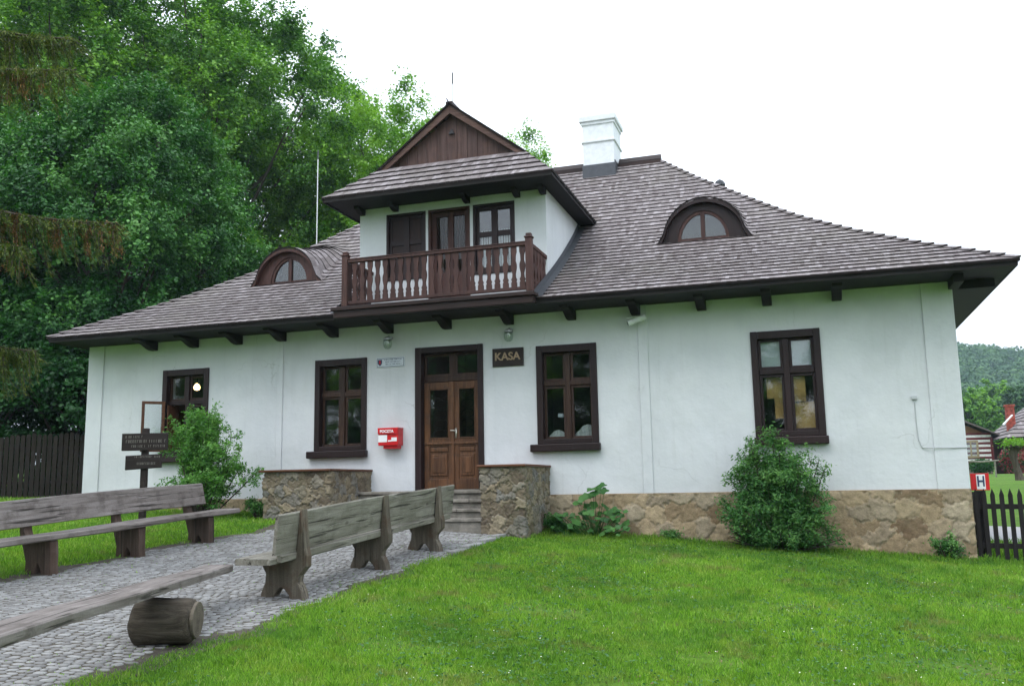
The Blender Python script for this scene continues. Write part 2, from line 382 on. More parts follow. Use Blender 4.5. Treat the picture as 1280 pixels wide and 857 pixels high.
def mk_logend():
    k = NT('sawn_log_end'); sx = k.n('ShaderNodeSeparateXYZ'); k.l(k.coord(), sx.inputs[0])
    dy = k.math('SUBTRACT', sx.outputs[1], .42); dz = k.math('SUBTRACT', sx.outputs[2], .17); r_ = k.math('SQRT', k.math('ADD', k.math('MULTIPLY', dy, dy), k.math('MULTIPLY', dz, dz)))
    n_ = k.noise(k.coord(), 9, 4); rg = k.math('SINE', k.math('MULTIPLY', k.math('ADD', r_, k.math('MULTIPLY', n_, .03)), 330.))
    c = k.mix(k.ramp(rg, [(.2, 0.), (.8, .5)]), (.13, .11, .085), (.07, .058, .044)); c = k.mix(k.ramp(n_, [(.45, 0.), (.65, .7)]), c, (.05, .042, .034))
    return k.done(k.bsdf(c, .9, .15, k.bump(n_, .5, .02)))
M_LOGEND = mk_logend()

# ------------------------------------------------------------------ ground
def smooth(a, b, x):
    t = np.clip((x-a)/(b-a), 0, 1); return t*t*(3-2*t)
def gz(X, Y):
    X = np.asarray(X, float); Y = np.asarray(Y, float)
    x1 = np.clip(X, -9, 6); x2 = np.clip(X, -30, -9)+9
    z = -.52-.065*(x1+5.15)-.02*x2
    z = z+.058*np.clip(Y, -17, 0)+.03*np.clip(Y, 0, 3)
    z = z-.09*smooth(-4.9, -4.2, X)*np.exp(-(Y/1.8)**2)*(X < 8)
    right = smooth(1, 4, X)
    z = z+right*(1.12*smooth(9, 23, Y)+.40*smooth(23, 48, Y)+4*smooth(60, 160, Y))
    z = z+(1-right)*(1.5*smooth(8, 60, Y)+4*smooth(60, 160, Y))
    d = np.hypot(X, Y)
    hill = 72*np.exp(-(((X+60)/300)**2)-(((Y-560)/190)**2))*smooth(120, 330, Y)
    z = z+hill+25*smooth(500, 1200, d)
    return z
def axis_pts(lo, hi, fine_lo, fine_hi, step, n):
    a = np.arange(fine_lo, fine_hi+1e-6, step)
    l = fine_lo-np.geomspace(step, fine_lo-lo, n)[::-1]; r = fine_hi+np.geomspace(step, hi-fine_hi, n)
    return np.concatenate([l, a, r])
def grid_mesh(name, xs, ys, zf, mat, smoothf=True):
    Xg, Yg = np.meshgrid(xs, ys); Z = zf(Xg, Yg)
    V = np.stack([Xg, Yg, Z], -1).reshape(-1, 3); nx, ny = len(xs), len(ys)
    i = (np.arange(ny-1)[:, None]*nx+np.arange(nx-1)[None]).ravel()
    F = np.stack([i, i+1, i+1+nx, i+nx], 1)
    return fast_mesh(name, V, F, mat, None, smoothf)

PX0, PX1 = -8.75, -4.88           # cobbled path edges
def wob(y, s): return .07*np.sin(y*1.7+s)+.05*np.sin(y*4.1+2*s)+.03*np.sin(y*9.3+s)
def path_l(y): return -8.62+wob(y, 1.)
def path_r(y): return -4.98+.35*smooth(-8.5, -9.8, y)*-.3+wob(y, 3.)*np.where(np.asarray(y) < -3.6, 1, .1)

def mk_ground():
    k = NT('grassy_soil'); v = k.coord()
    a = k.noise(v, .6, 5, .6); b = k.noise(v, 9, 6, .7); f = k.noise(v, 60, 4, .7)
    g = k.ramp(b, [(.3, (.05, .10, .010)), (.55, (.09, .19, .014)), (.75, (.14, .25, .022))])
    g = k.mix(k.ramp(a, [(.45, 0.), (.7, .5)]), g, (.09, .19, .018))
    soil = k.ramp(f, [(.3, (.055, .04, .024)), (.7, (.12, .09, .06))])
    g = k.mix(k.ramp(k.noise(v, .22, 5, .65), [(.42, 0.), (.62, .6)]), g, (.045, .11, .016)); g = k.mix(k.ramp(k.noise(v, 2.3, 6, .7), [(.5, 0.), (.7, .5)]), g, (.15, .19, .05))
    sp = k.ramp(k.noise(v, 1.4, 4, .6), [(.66, 0.), (.74, .8)])
    c = k.mix(sp, g, soil)
    c = k.mix(.5, c, k.ramp(f, [(.25, .5), (.75, 1.3)]), 'MULTIPLY')
    return k.done(k.bsdf(c, .95, .15, k.bump(k.math('ADD', b, f), .6, .03)))
M_GROUND = mk_ground()
xs = axis_pts(-900, 900, -24, 16, .25, 46); ys = axis_pts(-500, 1100, -18, 26, .25, 46)
def gz_dip(X, Y):
    z = gz(X, Y)
    inp = (X > path_l(Y)+.1) & (X < path_r(Y)-.1) & (Y < -1.3) & (Y > -18)
    ins = (X > -14.9) & (X < 2.3) & (Y > .25) & (Y < 11.5)
    return z-.05*inp-.35*ins
go = link_mesh('ground', grid_mesh('ground', xs, ys, gz_dip, M_GROUND)); tag(go, kind='structure')

# earthy verge + cobbles
def mk_soil():
    k = NT('dark_joint_soil'); v = k.coord(); b = k.noise(v, 14, 6, .7)
    c = k.ramp(b, [(.3, (.045, .04, .032)), (.6, (.10, .088, .07)), (.78, (.055, .085, .025))])
    return k.done(k.bsdf(c, .95, .15, k.bump(b, .7, .02)))
M_SOIL = mk_soil()
def strip(name, fl, fr, y0, y1, ny, nx, dz, mat, kind='structure'):
    yy = np.linspace(y0, y1, ny); u = np.linspace(0, 1, nx)
    Y = np.repeat(yy[:, None], nx, 1); X = fl(yy)[:, None]*(1-u)+fr(yy)[:, None]*u
    V = np.stack([X, Y, gz(X, Y)+dz], -1).reshape(-1, 3)
    i = (np.arange(ny-1)[:, None]*nx+np.arange(nx-1)[None]).ravel()
    o = link_mesh(name, fast_mesh(name, V, np.stack([i, i+1, i+1+nx, i+nx], 1), mat, None, True)); tag(o, kind=kind); return o
strip('earth_verge', lambda y: path_l(y)-.18-.1*np.sin(y*2.3), lambda y: path_r(y)+.16+.10*np.sin(y*1.9+1)+.1*smooth(-6, -10, y)-.22*smooth(-3.8, -3.0, y), -17.5, -1.55, 160, 40, .006, M_SOIL)

def mk_cobble():
    k = NT('grey_granite_setts'); v = k.coord(); r = k.attr(); b = k.noise(v, 30, 5, .7); a = k.noise(v, 1.3, 4)
    c = k.ramp(r, [(0, (.20, .195, .19)), (.5, (.265, .262, .255)), (1, (.34, .338, .33))])
    c = k.mix(.8, c, k.ramp(b, [(.25, .6), (.75, 1.15)]), 'MULTIPLY')
    c = k.mix(k.ramp(a, [(.5, 0.), (.75, .25)]), c, (.18, .165, .145))
    return k.done(k.bsdf(c, .8, .3, k.bump(b, .5, .01)))
M_COB = mk_cobble()
def cobbles():
    V = []; F = []; R = []; n = 0
    y = -17.3; row = 0
    while y < -1.62:
        h = rng.uniform(.062, .09); x = path_l(y)+rng.uniform(0, .08); xe = path_r(y)
        while x < xe-.05:
            wd = rng.uniform(.06, .125)
            cx, cy = x+wd/2, y+h/2+.02*math.sin(cx0*2.2) if False else y+h/2+.035*math.sin((x)*2.4+.5*y)
            hw, hh = wd/2-rng.uniform(.002, .009), h/2-rng.uniform(.002, .008)
            m = 6 if rng.random() < .5 else 8
            if m == 8: P = [(-1, -.6), (-.6, -1), (.6, -1), (1, -.6), (1, .6), (.6, 1), (-.6, 1), (-1, .6)]
            else: P = [(-1, -.8), (-.2, -1.05), (1, -.75), (1.0, .7), (.3, 1.0), (-1, .75)]
            P = np.array(P)+rng.uniform(-.12, .12, (m, 2)); a = rng.uniform(-.14, .14)
            P = P*[hw, hh]; P = P@np.array([[math.cos(a), math.sin(a)], [-math.sin(a), math.cos(a)]])
            z = float(gz(cx, cy)); tl = rng.uniform(-.035, .035, 2); hz = .0115+rng.uniform(-.003, .005)
            ring0 = [(cx+p[0], cy+p[1], z-.02) for p in P]
            ring1 = [(cx+p[0]*.98, cy+p[1]*.98, z+hz*.35+tl@p) for p in P]
            ring2 = [(cx+p[0]*.88, cy+p[1]*.88, z+hz+tl@p) for p in P]
            V += ring0+ring1+ring2
            for q in range(2):
                for j in range(m): F.append((n+q*m+j, n+q*m+(j+1) % m, n+(q+1)*m+(j+1) % m, n+(q+1)*m+j))
            F.append(tuple(n+2*m+j for j in range(m))); R += [rng.random()]*(3*m); n += 3*m
            x += wd
        y += h; row += 1
    return fast_mesh('path', np.array(V), F, M_COB, np.array(R), True)
tag(link_mesh('path', cobbles()), kind='structure')
# gravel lane behind the picket fence
def mk_gravel():
    k = NT('pale_gravel'); b = k.noise(k.coord(), 40, 5, .8); a = k.noise(k.coord(), 3, 4)
    c = k.ramp(b, [(.3, (.20, .19, .19)), (.7, (.5, .49, .5))])
    return k.done(k.bsdf(c, .9, .2, k.bump(b, .8, .02)))
yy = np.array([2.2, 9.0])
def lane():
    xs_ = np.linspace(1, 60, 120); V = []; nyy = 24
    for j in range(nyy):
        for x in xs_: yv = 2.2+(x-1)*.12+(7.0)*j/(nyy-1)+.15*math.sin(x*2+j); V.append((x, yv, float(gz(x, yv))+.02))
    i = (np.arange(nyy-1)[:, None]*120+np.arange(119)[None]).ravel()
    return fast_mesh('gravel_lane', np.array(V), np.stack([i, i+1, i+121, i+120], 1), mk_gravel(), None, True)
tag(link_mesh('gravel_lane', lane()), kind='structure')

# ------------------------------------------------------------------ HOUSE
XL, XR, D_, OV = -14.985, 2.386, 10.7, .95
HX, HY = (XL+XR)/2, 0
house = empty('white_house', (HX, 0, -.5), 'long white plastered manor house with wooden shingle hip roof and central balcony dormer', 'house')
EX0, EX1, EY0 = -15.3, 3.25, -.95
EY1 = 2*5.37-EY0
DX0, DX1 = -8.39, -4.465         # dormer walls

# --- plastered wall with real openings
WIN = [(-13.03, 1.15), (-9.36, 1.15), (-4.72, 1.15), (-.84, 1.15)]
WZ0, WZ1 = .93, 2.75
DOOR = (-7.17, -5.77, .12, 2.87)
def wall_sheet(x0, x1, z0, z1, holes, y, thick):
    mb = MB(); X = sorted({x0, x1, *[h[0] for h in holes], *[h[1] for h in holes]}); Z = sorted({z0, z1, *[h[2] for h in holes], *[h[3] for h in holes]})
    def cut(a, step):
        o = []
        for p, q in zip(a[:-1], a[1:]):
            n = max(1, int((q-p)/step)); o += list(np.linspace(p, q, n, endpoint=False))
        return o+[a[-1]]
    for i in range(len(X)-1):
        for j in range(len(Z)-1):
            cx, cz = (X[i]+X[i+1])/2, (Z[j]+Z[j+1])/2
            if any(h[0] < cx < h[1] and h[2] < cz < h[3] for h in holes): continue
            mb.add([(X[i], y, Z[j]), (X[i+1], y, Z[j]), (X[i+1], y, Z[j+1]), (X[i], y, Z[j+1])], [(0, 1, 2, 3)])
    for (a, b, c, d) in holes:
        for q in ([(a, y, c), (a, y+thick, c), (a, y+thick, d), (a, y, d)], [(b, y, c), (b, y, d), (b, y+thick, d), (b, y+thick, c)],
                  [(a, y, d), (a, y+thick, d), (b, y+thick, d), (b, y, d)], [(a, y, c), (b, y, c), (b, y+thick, c), (a, y+thick, c)]):
            mb.add(q, [(0, 1, 2, 3)])
    return mb
holes = [(x+.05, x+w_-.05, WZ0, WZ1-.05) for x, w_ in WIN]+[(DOOR[0]+.07, DOOR[1]-.07, DOOR[2]-.12, DOOR[3]-.06)]
mb = wall_sheet(XL, XR, 0, 3.42, holes, 0, .34)
mb.add([(XL, 0, 0), (XL, D_, 0), (XL, D_, 3.42), (XL, 0, 3.42)], [(0, 1, 2, 3)])
mb.add([(XR, 0, 0), (XR, D_, 0), (XR, D_, 3.42), (XR, 0, 3.42)], [(0, 1, 2, 3)])
mb.add([(XL, D_, 0), (XR, D_, 0), (XR, D_, 3.42), (XL, D_, 3.42)], [(0, 1, 2, 3)])
mb.build('wall', M_PLASTER, house)
mb = MB()
for a, b in ((XL-.025, -14.6), (-10.24, -10.1), (-2.80, -2.62), (1.93, XR+.025)):
    mb = MB(); mb.box(a, b, -.03, .45 if a < -14.7 or b > XR else .02, .004, 3.38); mb.build('pilaster', M_PLASTER, house, bevel=.012)
# plinth (battered slightly)
mb = MB()
mb.prism([(XL-.02, .02), (XR+.035, .02), (XR+.035, -1.6), (XL-.02, -1.6)], 'y', -.045, .3)
for xx in (XL-.02, XR-.265):
    mb.box(xx, xx+.3, .3, D_, -1.6, .02)
pl = mb.build('plinth', M_PLINTH, house, bevel=.02)


def rubble(path, z0, z1, res, su, sv, depth, seed, closed_top=False):
    '''a strip of rubble masonry wrapped along a plan polyline; every stone stands proud of the joints'''
    rs = np.random.default_rng(seed); path = [np.array(p, float) for p in path]; seg = [np.linalg.norm(b-a) for a, b in zip(path[:-1], path[1:])]; L_ = sum(seg)
    us = []; base = 0
    for sg in seg: us += list(base+np.linspace(0, sg, max(2, int(sg/res)), endpoint=False)); base += sg
    us = np.array(us+[L_]); vs = np.linspace(z0, z1, int((z1-z0)/res)+1)
    pu, pv = [], []; v = z0-sv
    while v < z1+sv:
        u = -su+rs.uniform(0, su)
        while u < L_+su: pu.append(u+rs.uniform(-.2, .2)*su); pv.append(v+rs.uniform(-.3, .3)*sv); u += su*rs.uniform(.6, 1.5)
        v += sv*rs.uniform(.8, 1.2)
    S = np.stack([np.array(pu)/su, np.array(pv)/sv], 1); sr = rs.random(len(S))
    U, Vv = np.meshgrid(us, vs)
    wu = U+.035*np.sin(U*17+Vv*9)+.02*np.sin(U*41-Vv*33+1)+.009*np.sin(U*90+Vv*71); wv = Vv+.03*np.sin(U*13-Vv*15+2)+.018*np.sin(U*37+Vv*45)+.008*np.sin(U*83-Vv*97)
    Q = np.stack([wu/su, wv/sv], -1).reshape(-1, 2); E = np.empty(len(Q)); I = np.empty(len(Q), int)
    for a in range(0, len(Q), 4000):
        d = np.hypot(Q[a:a+4000, None, 0]-S[None, :, 0], Q[a:a+4000, None, 1]-S[None, :, 1]); idx = np.argpartition(d, 1, axis=1)[:, :2]; dd = np.take_along_axis(d, idx, 1); o = np.argsort(dd, axis=1); dd = np.take_along_axis(dd, o, 1); idx = np.take_along_axis(idx, o, 1)
        E[a:a+4000] = dd[:, 1]-dd[:, 0]; I[a:a+4000] = idx[:, 0]
    st = np.clip(E/.16, 0, 1); st = st*st*(3-2*st); rr = sr[I]
    H = depth*st*(.45+.8*rr)+depth*.22*np.sin(Q[:, 0]*9+rr*20)*np.sin(Q[:, 1]*8+rr*11)*st+rs.normal(size=len(Q))*depth*.05
    cum = np.concatenate([[0], np.cumsum(seg)]); P = np.zeros((len(us), 2)); N_ = np.zeros((len(us), 2)); nrm = [np.array([(b-a)[1], -(b-a)[0]])/np.linalg.norm(b-a) for a, b in zip(path[:-1], path[1:])]
    for i, u in enumerate(us):
        k_ = min(int(np.searchsorted(cum, u, side='right'))-1, len(seg)-1); t_ = (u-cum[k_])/seg[k_]; P[i] = path[k_]*(1-t_)+path[k_+1]*t_; nn_ = nrm[k_].copy()
        if k_ > 0 and u-cum[k_] < 1e-6: nn_ = nrm[k_]+nrm[k_-1]
        N_[i] = nn_
    H = H.reshape(U.shape); X = P[None, :, 0]+N_[None, :, 0]*H; Y = P[None, :, 1]+N_[None, :, 1]*H
    V3 = np.stack([X, Y, np.broadcast_to(Vv, X.shape)], -1).reshape(-1, 3); nx = len(us); ii = (np.arange(len(vs)-1)[:, None]*nx+np.arange(nx-1)[None]).ravel()
    return V3, np.stack([ii, ii+1, ii+1+nx, ii+nx], 1), rr, st
def rubble_obj(name, mat, parent, *a):
    V3, F_, rr, st = rubble(*a); me = fast_mesh(name, V3-root_loc(parent), F_, mat, rr, True); at_ = me.attributes.new('face', 'FLOAT', 'POINT'); at_.data.foreach_set('value', st.astype(np.float32)); return link_mesh(name, me, parent)
def mk_rubble(name, cols, mortar):
    k = NT(name); r = k.attr(); f_ = k.attr('face'); v = k.coord(); n1 = k.noise(v, 8, 6, .68); n2 = k.noise(v, 45, 5, .7)
    c = k.ramp(r, [(0, cols[0]), (.25, cols[1]), (.5, cols[2]), (.75, cols[3]), (1, cols[4])])
    c = k.mix(.8, c, k.ramp(n1, [(.25, .5), (.75, 1.35)]), 'MULTIPLY'); c = k.mix(.5, c, k.ramp(n2, [(.3, .6), (.7, 1.25)]), 'MULTIPLY')
    m = k.mix(n1, (mortar[0]*.7, mortar[1]*.7, mortar[2]*.68), mortar)
    c = k.mix(k.ramp(k.math('ADD', f_, k.math('MULTIPLY', k.math('SUBTRACT', n1, .5), .5)), [(.12, .9), (.42, 0.)]), c, m)
    c = k.mix(k.ramp(k.noise(v, 1.7, 5, .65), [(.5, 0.), (.7, .5)]), c, (mortar[0]*.6, mortar[1]*.62, mortar[2]*.55))
    return k.done(k.bsdf(c, .93, .15, k.bump(k.math('ADD', n1, k.math('MULTIPLY', n2, .5)), .7, .02)))
M_RUB = mk_rubble('sandstone_rubble', [(.19, .13, .08), (.33, .25, .155), (.40, .31, .20), (.27, .215, .15), (.42, .35, .25)], (.34, .28, .20))
M_RUBP = mk_rubble('mixed_river_stone', [(.12, .095, .07), (.23, .19, .13), (.18, .172, .155), (.29, .245, .17), (.21, .17, .115)], (.26, .225, .165))
rubble_obj('plinth_stonework', M_RUB, house, [(XL+.01, .5), (XL+.01, -.045), (XR+.01, -.045), (XR+.01, .9)], -1.35, .012, .021, .36, .25, .024, 3)

# --- dark rooms behind the windows
mb = MB(); zf = .02
for a, b in ((XL+.3, -10.9), (-10.8, -7.6), (-7.5, -5.5), (-5.4, -2.6), (-2.5, XR-.3)):
    y0, y1, z0, z1 = .34, 3.6, .05, 3.2
    mb.add([(a, y0, z0), (b, y0, z0), (b, y1, z0), (a, y1, z0), (a, y0, z1), (b, y0, z1), (b, y1, z1), (a, y1, z1)],
           [(0, 1, 2, 3), (4, 7, 6, 5), (1, 5, 6, 2), (2, 6, 7, 3), (3, 7, 4, 0)])
mb.build('room_interior', M_ROOM, house)

# --- windows
def window(i, x0, w_, rec=.10):
    x1 = x0+w_; z0, z1 = WZ0, WZ1
    fr = MB()      # outer trim frame standing proud
    t = .115
    fr.box(x0, x0+t, -.035, rec+.02, z0, z1); fr.box(x1-t, x1, -.035, rec+.02, z0, z1)
    fr.box(x0+t, x1-t, -.033, rec+.02, z1-t-.02, z1-.002); fr.box(x0+t, x1-t, -.033, rec+.02, z0, z0+.09)
    f = fr.build('window', M_TRIM, house, bevel=.008)
    zt = 2.045; xm = (x0+x1)/2
    s = MB(); s.box(x0+t, x1-t, rec-.05, rec+.035, zt-.045, zt+.045); s.box(xm-.05, xm+.05, rec-.055, rec+.03, z0+.09, z1-t-.02)
    s.build('mullion', M_TRIM if i in (0, 3) else M_SASH, f, bevel=.01)
    for (a, b) in ((x0+t, xm-.05), (xm+.05, x1-t)):
        for (c, d) in ((z0+.09, zt-.045), (zt+.045, z1-t-.02)):
            if i == 0 and a < xm-.2 and d < 2.1: continue
            q = MB(); e = .048
            q.box(a, a+e, rec-.02, rec+.02, c, d); q.box(b-e, b, rec-.02, rec+.02, c, d)
            q.box(a+e, b-e, rec-.018, rec+.018, c, c+e); q.box(a+e, b-e, rec-.018, rec+.018, d-e, d)
            q.build('sash', M_TRIM if i == 3 else M_SASH, f, bevel=.006)
            g = MB(); g.box(a+e-.004, b-e+.004, rec-.003, rec+.003, c+e-.004, d-e+.004); g.build('pane', M_GLASS, f)
    s = MB(); s.box(x0-(.12 if i < 3 else .02), x1+.03, -.13, .0, .79, .925); s.build('window_sill', M_TRIM, f, bevel=.015)
    return f
FR = [window(i, x, w_, (.10, .12, .12, .07)[i]) for i, (x, w_) in enumerate(WIN)]
# open lower casement of the far left window
q = MB(); hx, hy = -12.93, -.04; ex, ey = -13.26, -.36
L = math.hypot(ex-hx, ey-hy); d = np.array([(ex-hx)/L, (ey-hy)/L]); nn = np.array([-d[1], d[0]])*.02
def cas(mb_, a, b, c, dd):
    P = [np.array([hx, hy])+d*a+nn, np.array([hx, hy])+d*b+nn, np.array([hx, hy])+d*b-nn, np.array([hx, hy])+d*a-nn]
    mb_.prism([tuple(p) for p in P], 'z', c, dd)
cas(q, 0, .06, 1.02, 2.08); cas(q, L-.06, L, 1.02, 2.08); cas(q, .06, L-.06, 1.021, 1.08); cas(q, .06, L-.06, 2.02, 2.079)
q.build('sash', M_CAPW, FR[0], bevel=.005)['label'] = 'open lower casement swung outwards'
g = MB(); nn = nn*.12; cas(g, .06, L-.06, 1.08, 2.02); g.build('pane', M_GLASS, FR[0])
mb = MB(); mb.box(-12.885, -12.86, -.02, .33, 1.02, 2.0); mb.build('reveal_board', M_CAPW, FR[0])
# blinds, curtain, card behind panes
mb = MB()
for a, b in ((-.70, -.32), (-.21, .18)):
    for k in range(24): z = 2.10+k*.022; mb.box(a, b, .115, .12, z, z+.019, .5)
mb.build('blind', M_BLIND, FR[3])
mb = MB(); mb.box(-.20, .15, .15, .16, 1.02, 1.50); mb.box(-.20, .02, .15, .16, 1.53, 2.0); mb.box(-.50, -.33, .17, .18, 1.25, 2.0); mb.box(-.62, -.50, .2, .21, 1.6, 2.0); mb.box(-.1, .16, .26, .28, 1.5, 1.53)
mb.build('ochre_curtain', M_TANC, FR[3])
mb = MB(); pts = []
for k in range(30):
    x = -4.56+k*.030; mb.add([(x, .22+.02*math.sin(k*1.7), .98), (x+.03, .22+.02*math.sin((k+1)*1.7), .98), (x+.03, .22+.02*math.sin((k+1)*1.7), 1.12+.15*(k/30)**2+.07*math.sin(k*.35)), (x, .22+.02*math.sin(k*1.7), 1.12+.15*((k-1)/30)**2+.07*math.sin((k-1)*.35))], [(0, 1, 2, 3)], .5)
mb.build('curtain', M_CURT, FR[2], smooth=True)
mb = MB(); mb.box(-4.38, -4.33, .2, .21, 1.43, 1.50); mb.lathe([(0, 0), (.03, .005), (.036, .03), (.02, .07), (0, .08)], (-4.30, .2, 1.42), 10); mb.build('window_ornament', M_BLIND, FR[2])

# --- door
dr = MB(); x0, x1, zb, z1 = DOOR
dr.box(x0, x0+.13, -.035, .20, zb, z1); dr.box(x1-.11, x1, -.035, .20, zb, z1); dr.box(x0+.13, x1-.11, -.033, .20, z1-.12, z1-.002)
door = dr.build('door', M_TRIM, house, bevel=.01)
q = MB(); X0, X1 = x0+.13, x1-.11; q.box(X0, X1, .13, .2, 2.20, 2.30); q.box(-6.47, -6.40, .13, .2, 2.30, z1-.12)
for a, b in ((X0, -6.47), (-6.40, X1)):
    q.box(a, a+.05, .14, .19, 2.30, z1-.12); q.box(b-.05, b, .14, .19, 2.30, z1-.12)
    q.box(a+.05, b-.05, .142, .188, 2.30, 2.35); q.box(a+.05, b-.05, .142, .188, z1-.17, z1-.12)
q.build('transom_frame', M_SASH, door, bevel=.006)
for a, b in ((X0, -6.47), (-6.40, X1)):
    g = MB(); g.box(a+.05, b-.05, .162, .168, 2.35, z1-.17); g.build('pane', M_GLASS, door)
for side, (a, b) in enumerate(((X0+.01, -6.432), (-6.428, X1-.01))):
    q = MB(); ya, yb = .10, .15
    q.box(a, a+.105, ya, yb, zb+.02, 2.19); q.box(b-.09, b, ya, yb, zb+.02, 2.19)
    ia, ib = a+.105, b-.09
    q.box(ia, ib, ya+.002, yb, 2.06, 2.188); q.box(ia, ib, ya+.002, yb, .95, 1.10); q.box(ia, ib, ya+.002, yb, zb+.021, .34); q.box(ia, ib, ya+.018, yb, .34, .95)
    q.box(a+.01, b-.01, ya-.03, ya+.003, .99, 1.03)                      # moulding
    q.box(ia+.035, ib-.035, ya-.004, ya+.03, .40, .80)                   # raised panel
    q.box(ia+.075, ib-.075, ya-.016, ya+.03, .45, .75)
    q.box(ia+.02, ib-.02, ya-.006, ya+.03, .855, .93)
    lf = q.build('door_leaf', M_DOOR, door, bevel=.008)
    g = MB(); g.box(ia-.003, ib+.003, yb-.03, yb-.024, 1.10, 2.06); g.build('pane', M_GLASS, door)
    q = MB(); q.box(ia, ia+.018, ya-.008, ya+.03, 1.10, 2.06); q.box(ib-.018, ib, ya-.008, ya+.03, 1.10, 2.06); q.box(ia+.018, ib-.018, ya-.008, ya+.03, 1.10, 1.12); q.box(ia+.018, ib-.018, ya-.008, ya+.03, 2.04, 2.06); q.build('glazing_bead', M_DOOR, door, bevel=.004)
    q = MB()
    for k in range(5):      # thin scrolled grille
        zc = 1.2+k*.19; q.tube([(ia+(ib-ia)*(.5+.36*math.sin(t)), .16, zc+.08*math.cos(t)) for t in np.linspace(0, 6.28, 14)], .006, 5)
    q.build('grille', M_BLACK, door)
q = MB(); q.box(-6.455, -6.405, .07, .10, zb+.03, 2.17); q.build('astragal', M_DOOR, door, bevel=.008)
q = MB(); q.box(-6.39, -6.355, .085, .10, 1.10, 1.30); q.tube([(-6.372, .09, 1.24), (-6.372, .045, 1.24), (-6.40, .04, 1.245), (-6.47, .04, 1.25)], .011, 8); q.build('handle', M_BRASS, door, smooth=True)
q = MB(); q.box(X0-.02, X1+.02, .0, .22, zb-.12, zb+.018); q.build('threshold', M_STEP, door, bevel=.01)

# --- main roof
Tt = np.array([0, .17, .63, 1.29, 2.14, 3.13, 3.87, 4.58, 5.25, 6.32]); Zt = np.array([3.45, 3.55, 3.80, 4.154, 4.66, 5.32, 5.907, 6.5, 7.055, 8.02])
tfine = np.linspace(0, 6.32, 400); zfine = np.interp(tfine, Tt, Zt)
ker = np.hanning(61); ker /= ker.sum(); zpad = np.pad(zfine, 30, mode='reflect', reflect_type='odd'); zfine = np.convolve(zpad, ker, 'valid')
arc = np.concatenate([[0], np.cumsum(np.hypot(np.diff(tfine), np.diff(zfine)))])
def P_(t): return np.interp(t, tfine, zfine)
def T_of(s_): return np.interp(s_, arc, tfine)
EYE = [(-1.68, 1.50, 4.85, .86, .79, .75), (-10.90, 1.31, 4.72, .83, .76, .75)]     # xc, y of face, base z, height, half width, squareness
def arch(e, x):
    u = np.abs(x-e[0])/(e[4]*1.02); c = np.sqrt(np.clip(1-u*u, 0, 1)); fl = .436*np.exp(-np.maximum(0, u-.9)/.11)
    return e[3]*np.where(u < .9, c, fl)
def bump(x, y, base):
    h = 0.
    for k, e in enumerate(EYE):
        u = abs(x-e[0])/e[4]
        if u > 2.2 or y < e[1]-1e-4: continue
        A = arch(e, x)
        A = float(A)
        if k == 1 and x > e[0]: A = max(A, e[3]*math.exp(-((x-e[0])/(e[4]*(.7+.6*min(1, (y-e[1])/1.2))))**4)*.95)
        d_ = e[2]+A+.30*(y-e[1])-base-.05
        kk = .05; h = max(h, kk*math.log1p(math.exp(min(40, d_/kk))))
        if u > 1.25: h *= max(0, 1-(u-1.25)/.9)
    return h
def dormer_z(x, y):
    s_ = min(x-(-8.83), -4.10-x)
    if s_ < 0: return -9
    z = 5.83+(.98*min(s_, .82)+.74*max(0, s_-.82))
    if y < .15: z = min(z, 5.83+.85*(y+.8))
    return z
def shingles(rows, posf, a0f, a1f, skip, t0s, width=.075, lift=.032, jit=.006, name='shingle_course', collect=None):
    """rows: list of (t_low, t_high); posf(a,t)->xyz"""
    V, F, R, FB = collect
    for (ta, tb) in rows:
        lo0, hi0 = a0f(ta), a1f(ta); lo1, hi1 = a0f(tb), a1f(tb)
        a = lo0
        cuts = [lo0]
        while a < hi0: a += width*random.uniform(.7, 1.3); cuts.append(min(a, hi0))
        for p, q in zip(cuts[:-1], cuts[1:]):
            if q-p < .012: continue
            m_ = (p+q)/2
            if skip(m_, (ta+tb)/2, ta): continue
            j = random.uniform(-jit, jit)*(1 if ta > t0s else .8); up = lift*random.uniform(.92, 1.08)
            p1, q1 = min(max(p, lo1), hi1), min(max(q, lo1), hi1)
            A = posf(p, ta+j, ta); B = posf(q, ta+j, ta); Cc = posf(q1, tb+.01, ta); Dd = posf(p1, tb+.01, ta)
            g = .0025
            n = len(V)
            V += [(A[0], A[1], A[2]+up), (B[0], B[1], B[2]+up), (Cc[0], Cc[1], Cc[2]+.007), (Dd[0], Dd[1], Dd[2]+.007), (A[0], A[1], A[2]-.012), (B[0], B[1], B[2]-.012)]
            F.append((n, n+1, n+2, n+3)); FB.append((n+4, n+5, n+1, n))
            R += [random.random()]*6
def shingle_obj(name, coll, parent, label=None):
    V, F, R, FB = coll
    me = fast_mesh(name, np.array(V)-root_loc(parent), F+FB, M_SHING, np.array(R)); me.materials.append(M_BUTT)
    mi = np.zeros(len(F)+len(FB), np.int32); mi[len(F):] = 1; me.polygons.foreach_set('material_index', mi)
    o = link_mesh(name, me, parent); return o
STEP = .198
nrow = int(arc[-1]/STEP); srow = [T_of(i*STEP) for i in range(nrow+1)]+[6.32]
rows = list(zip(srow[:-1], srow[1:]))
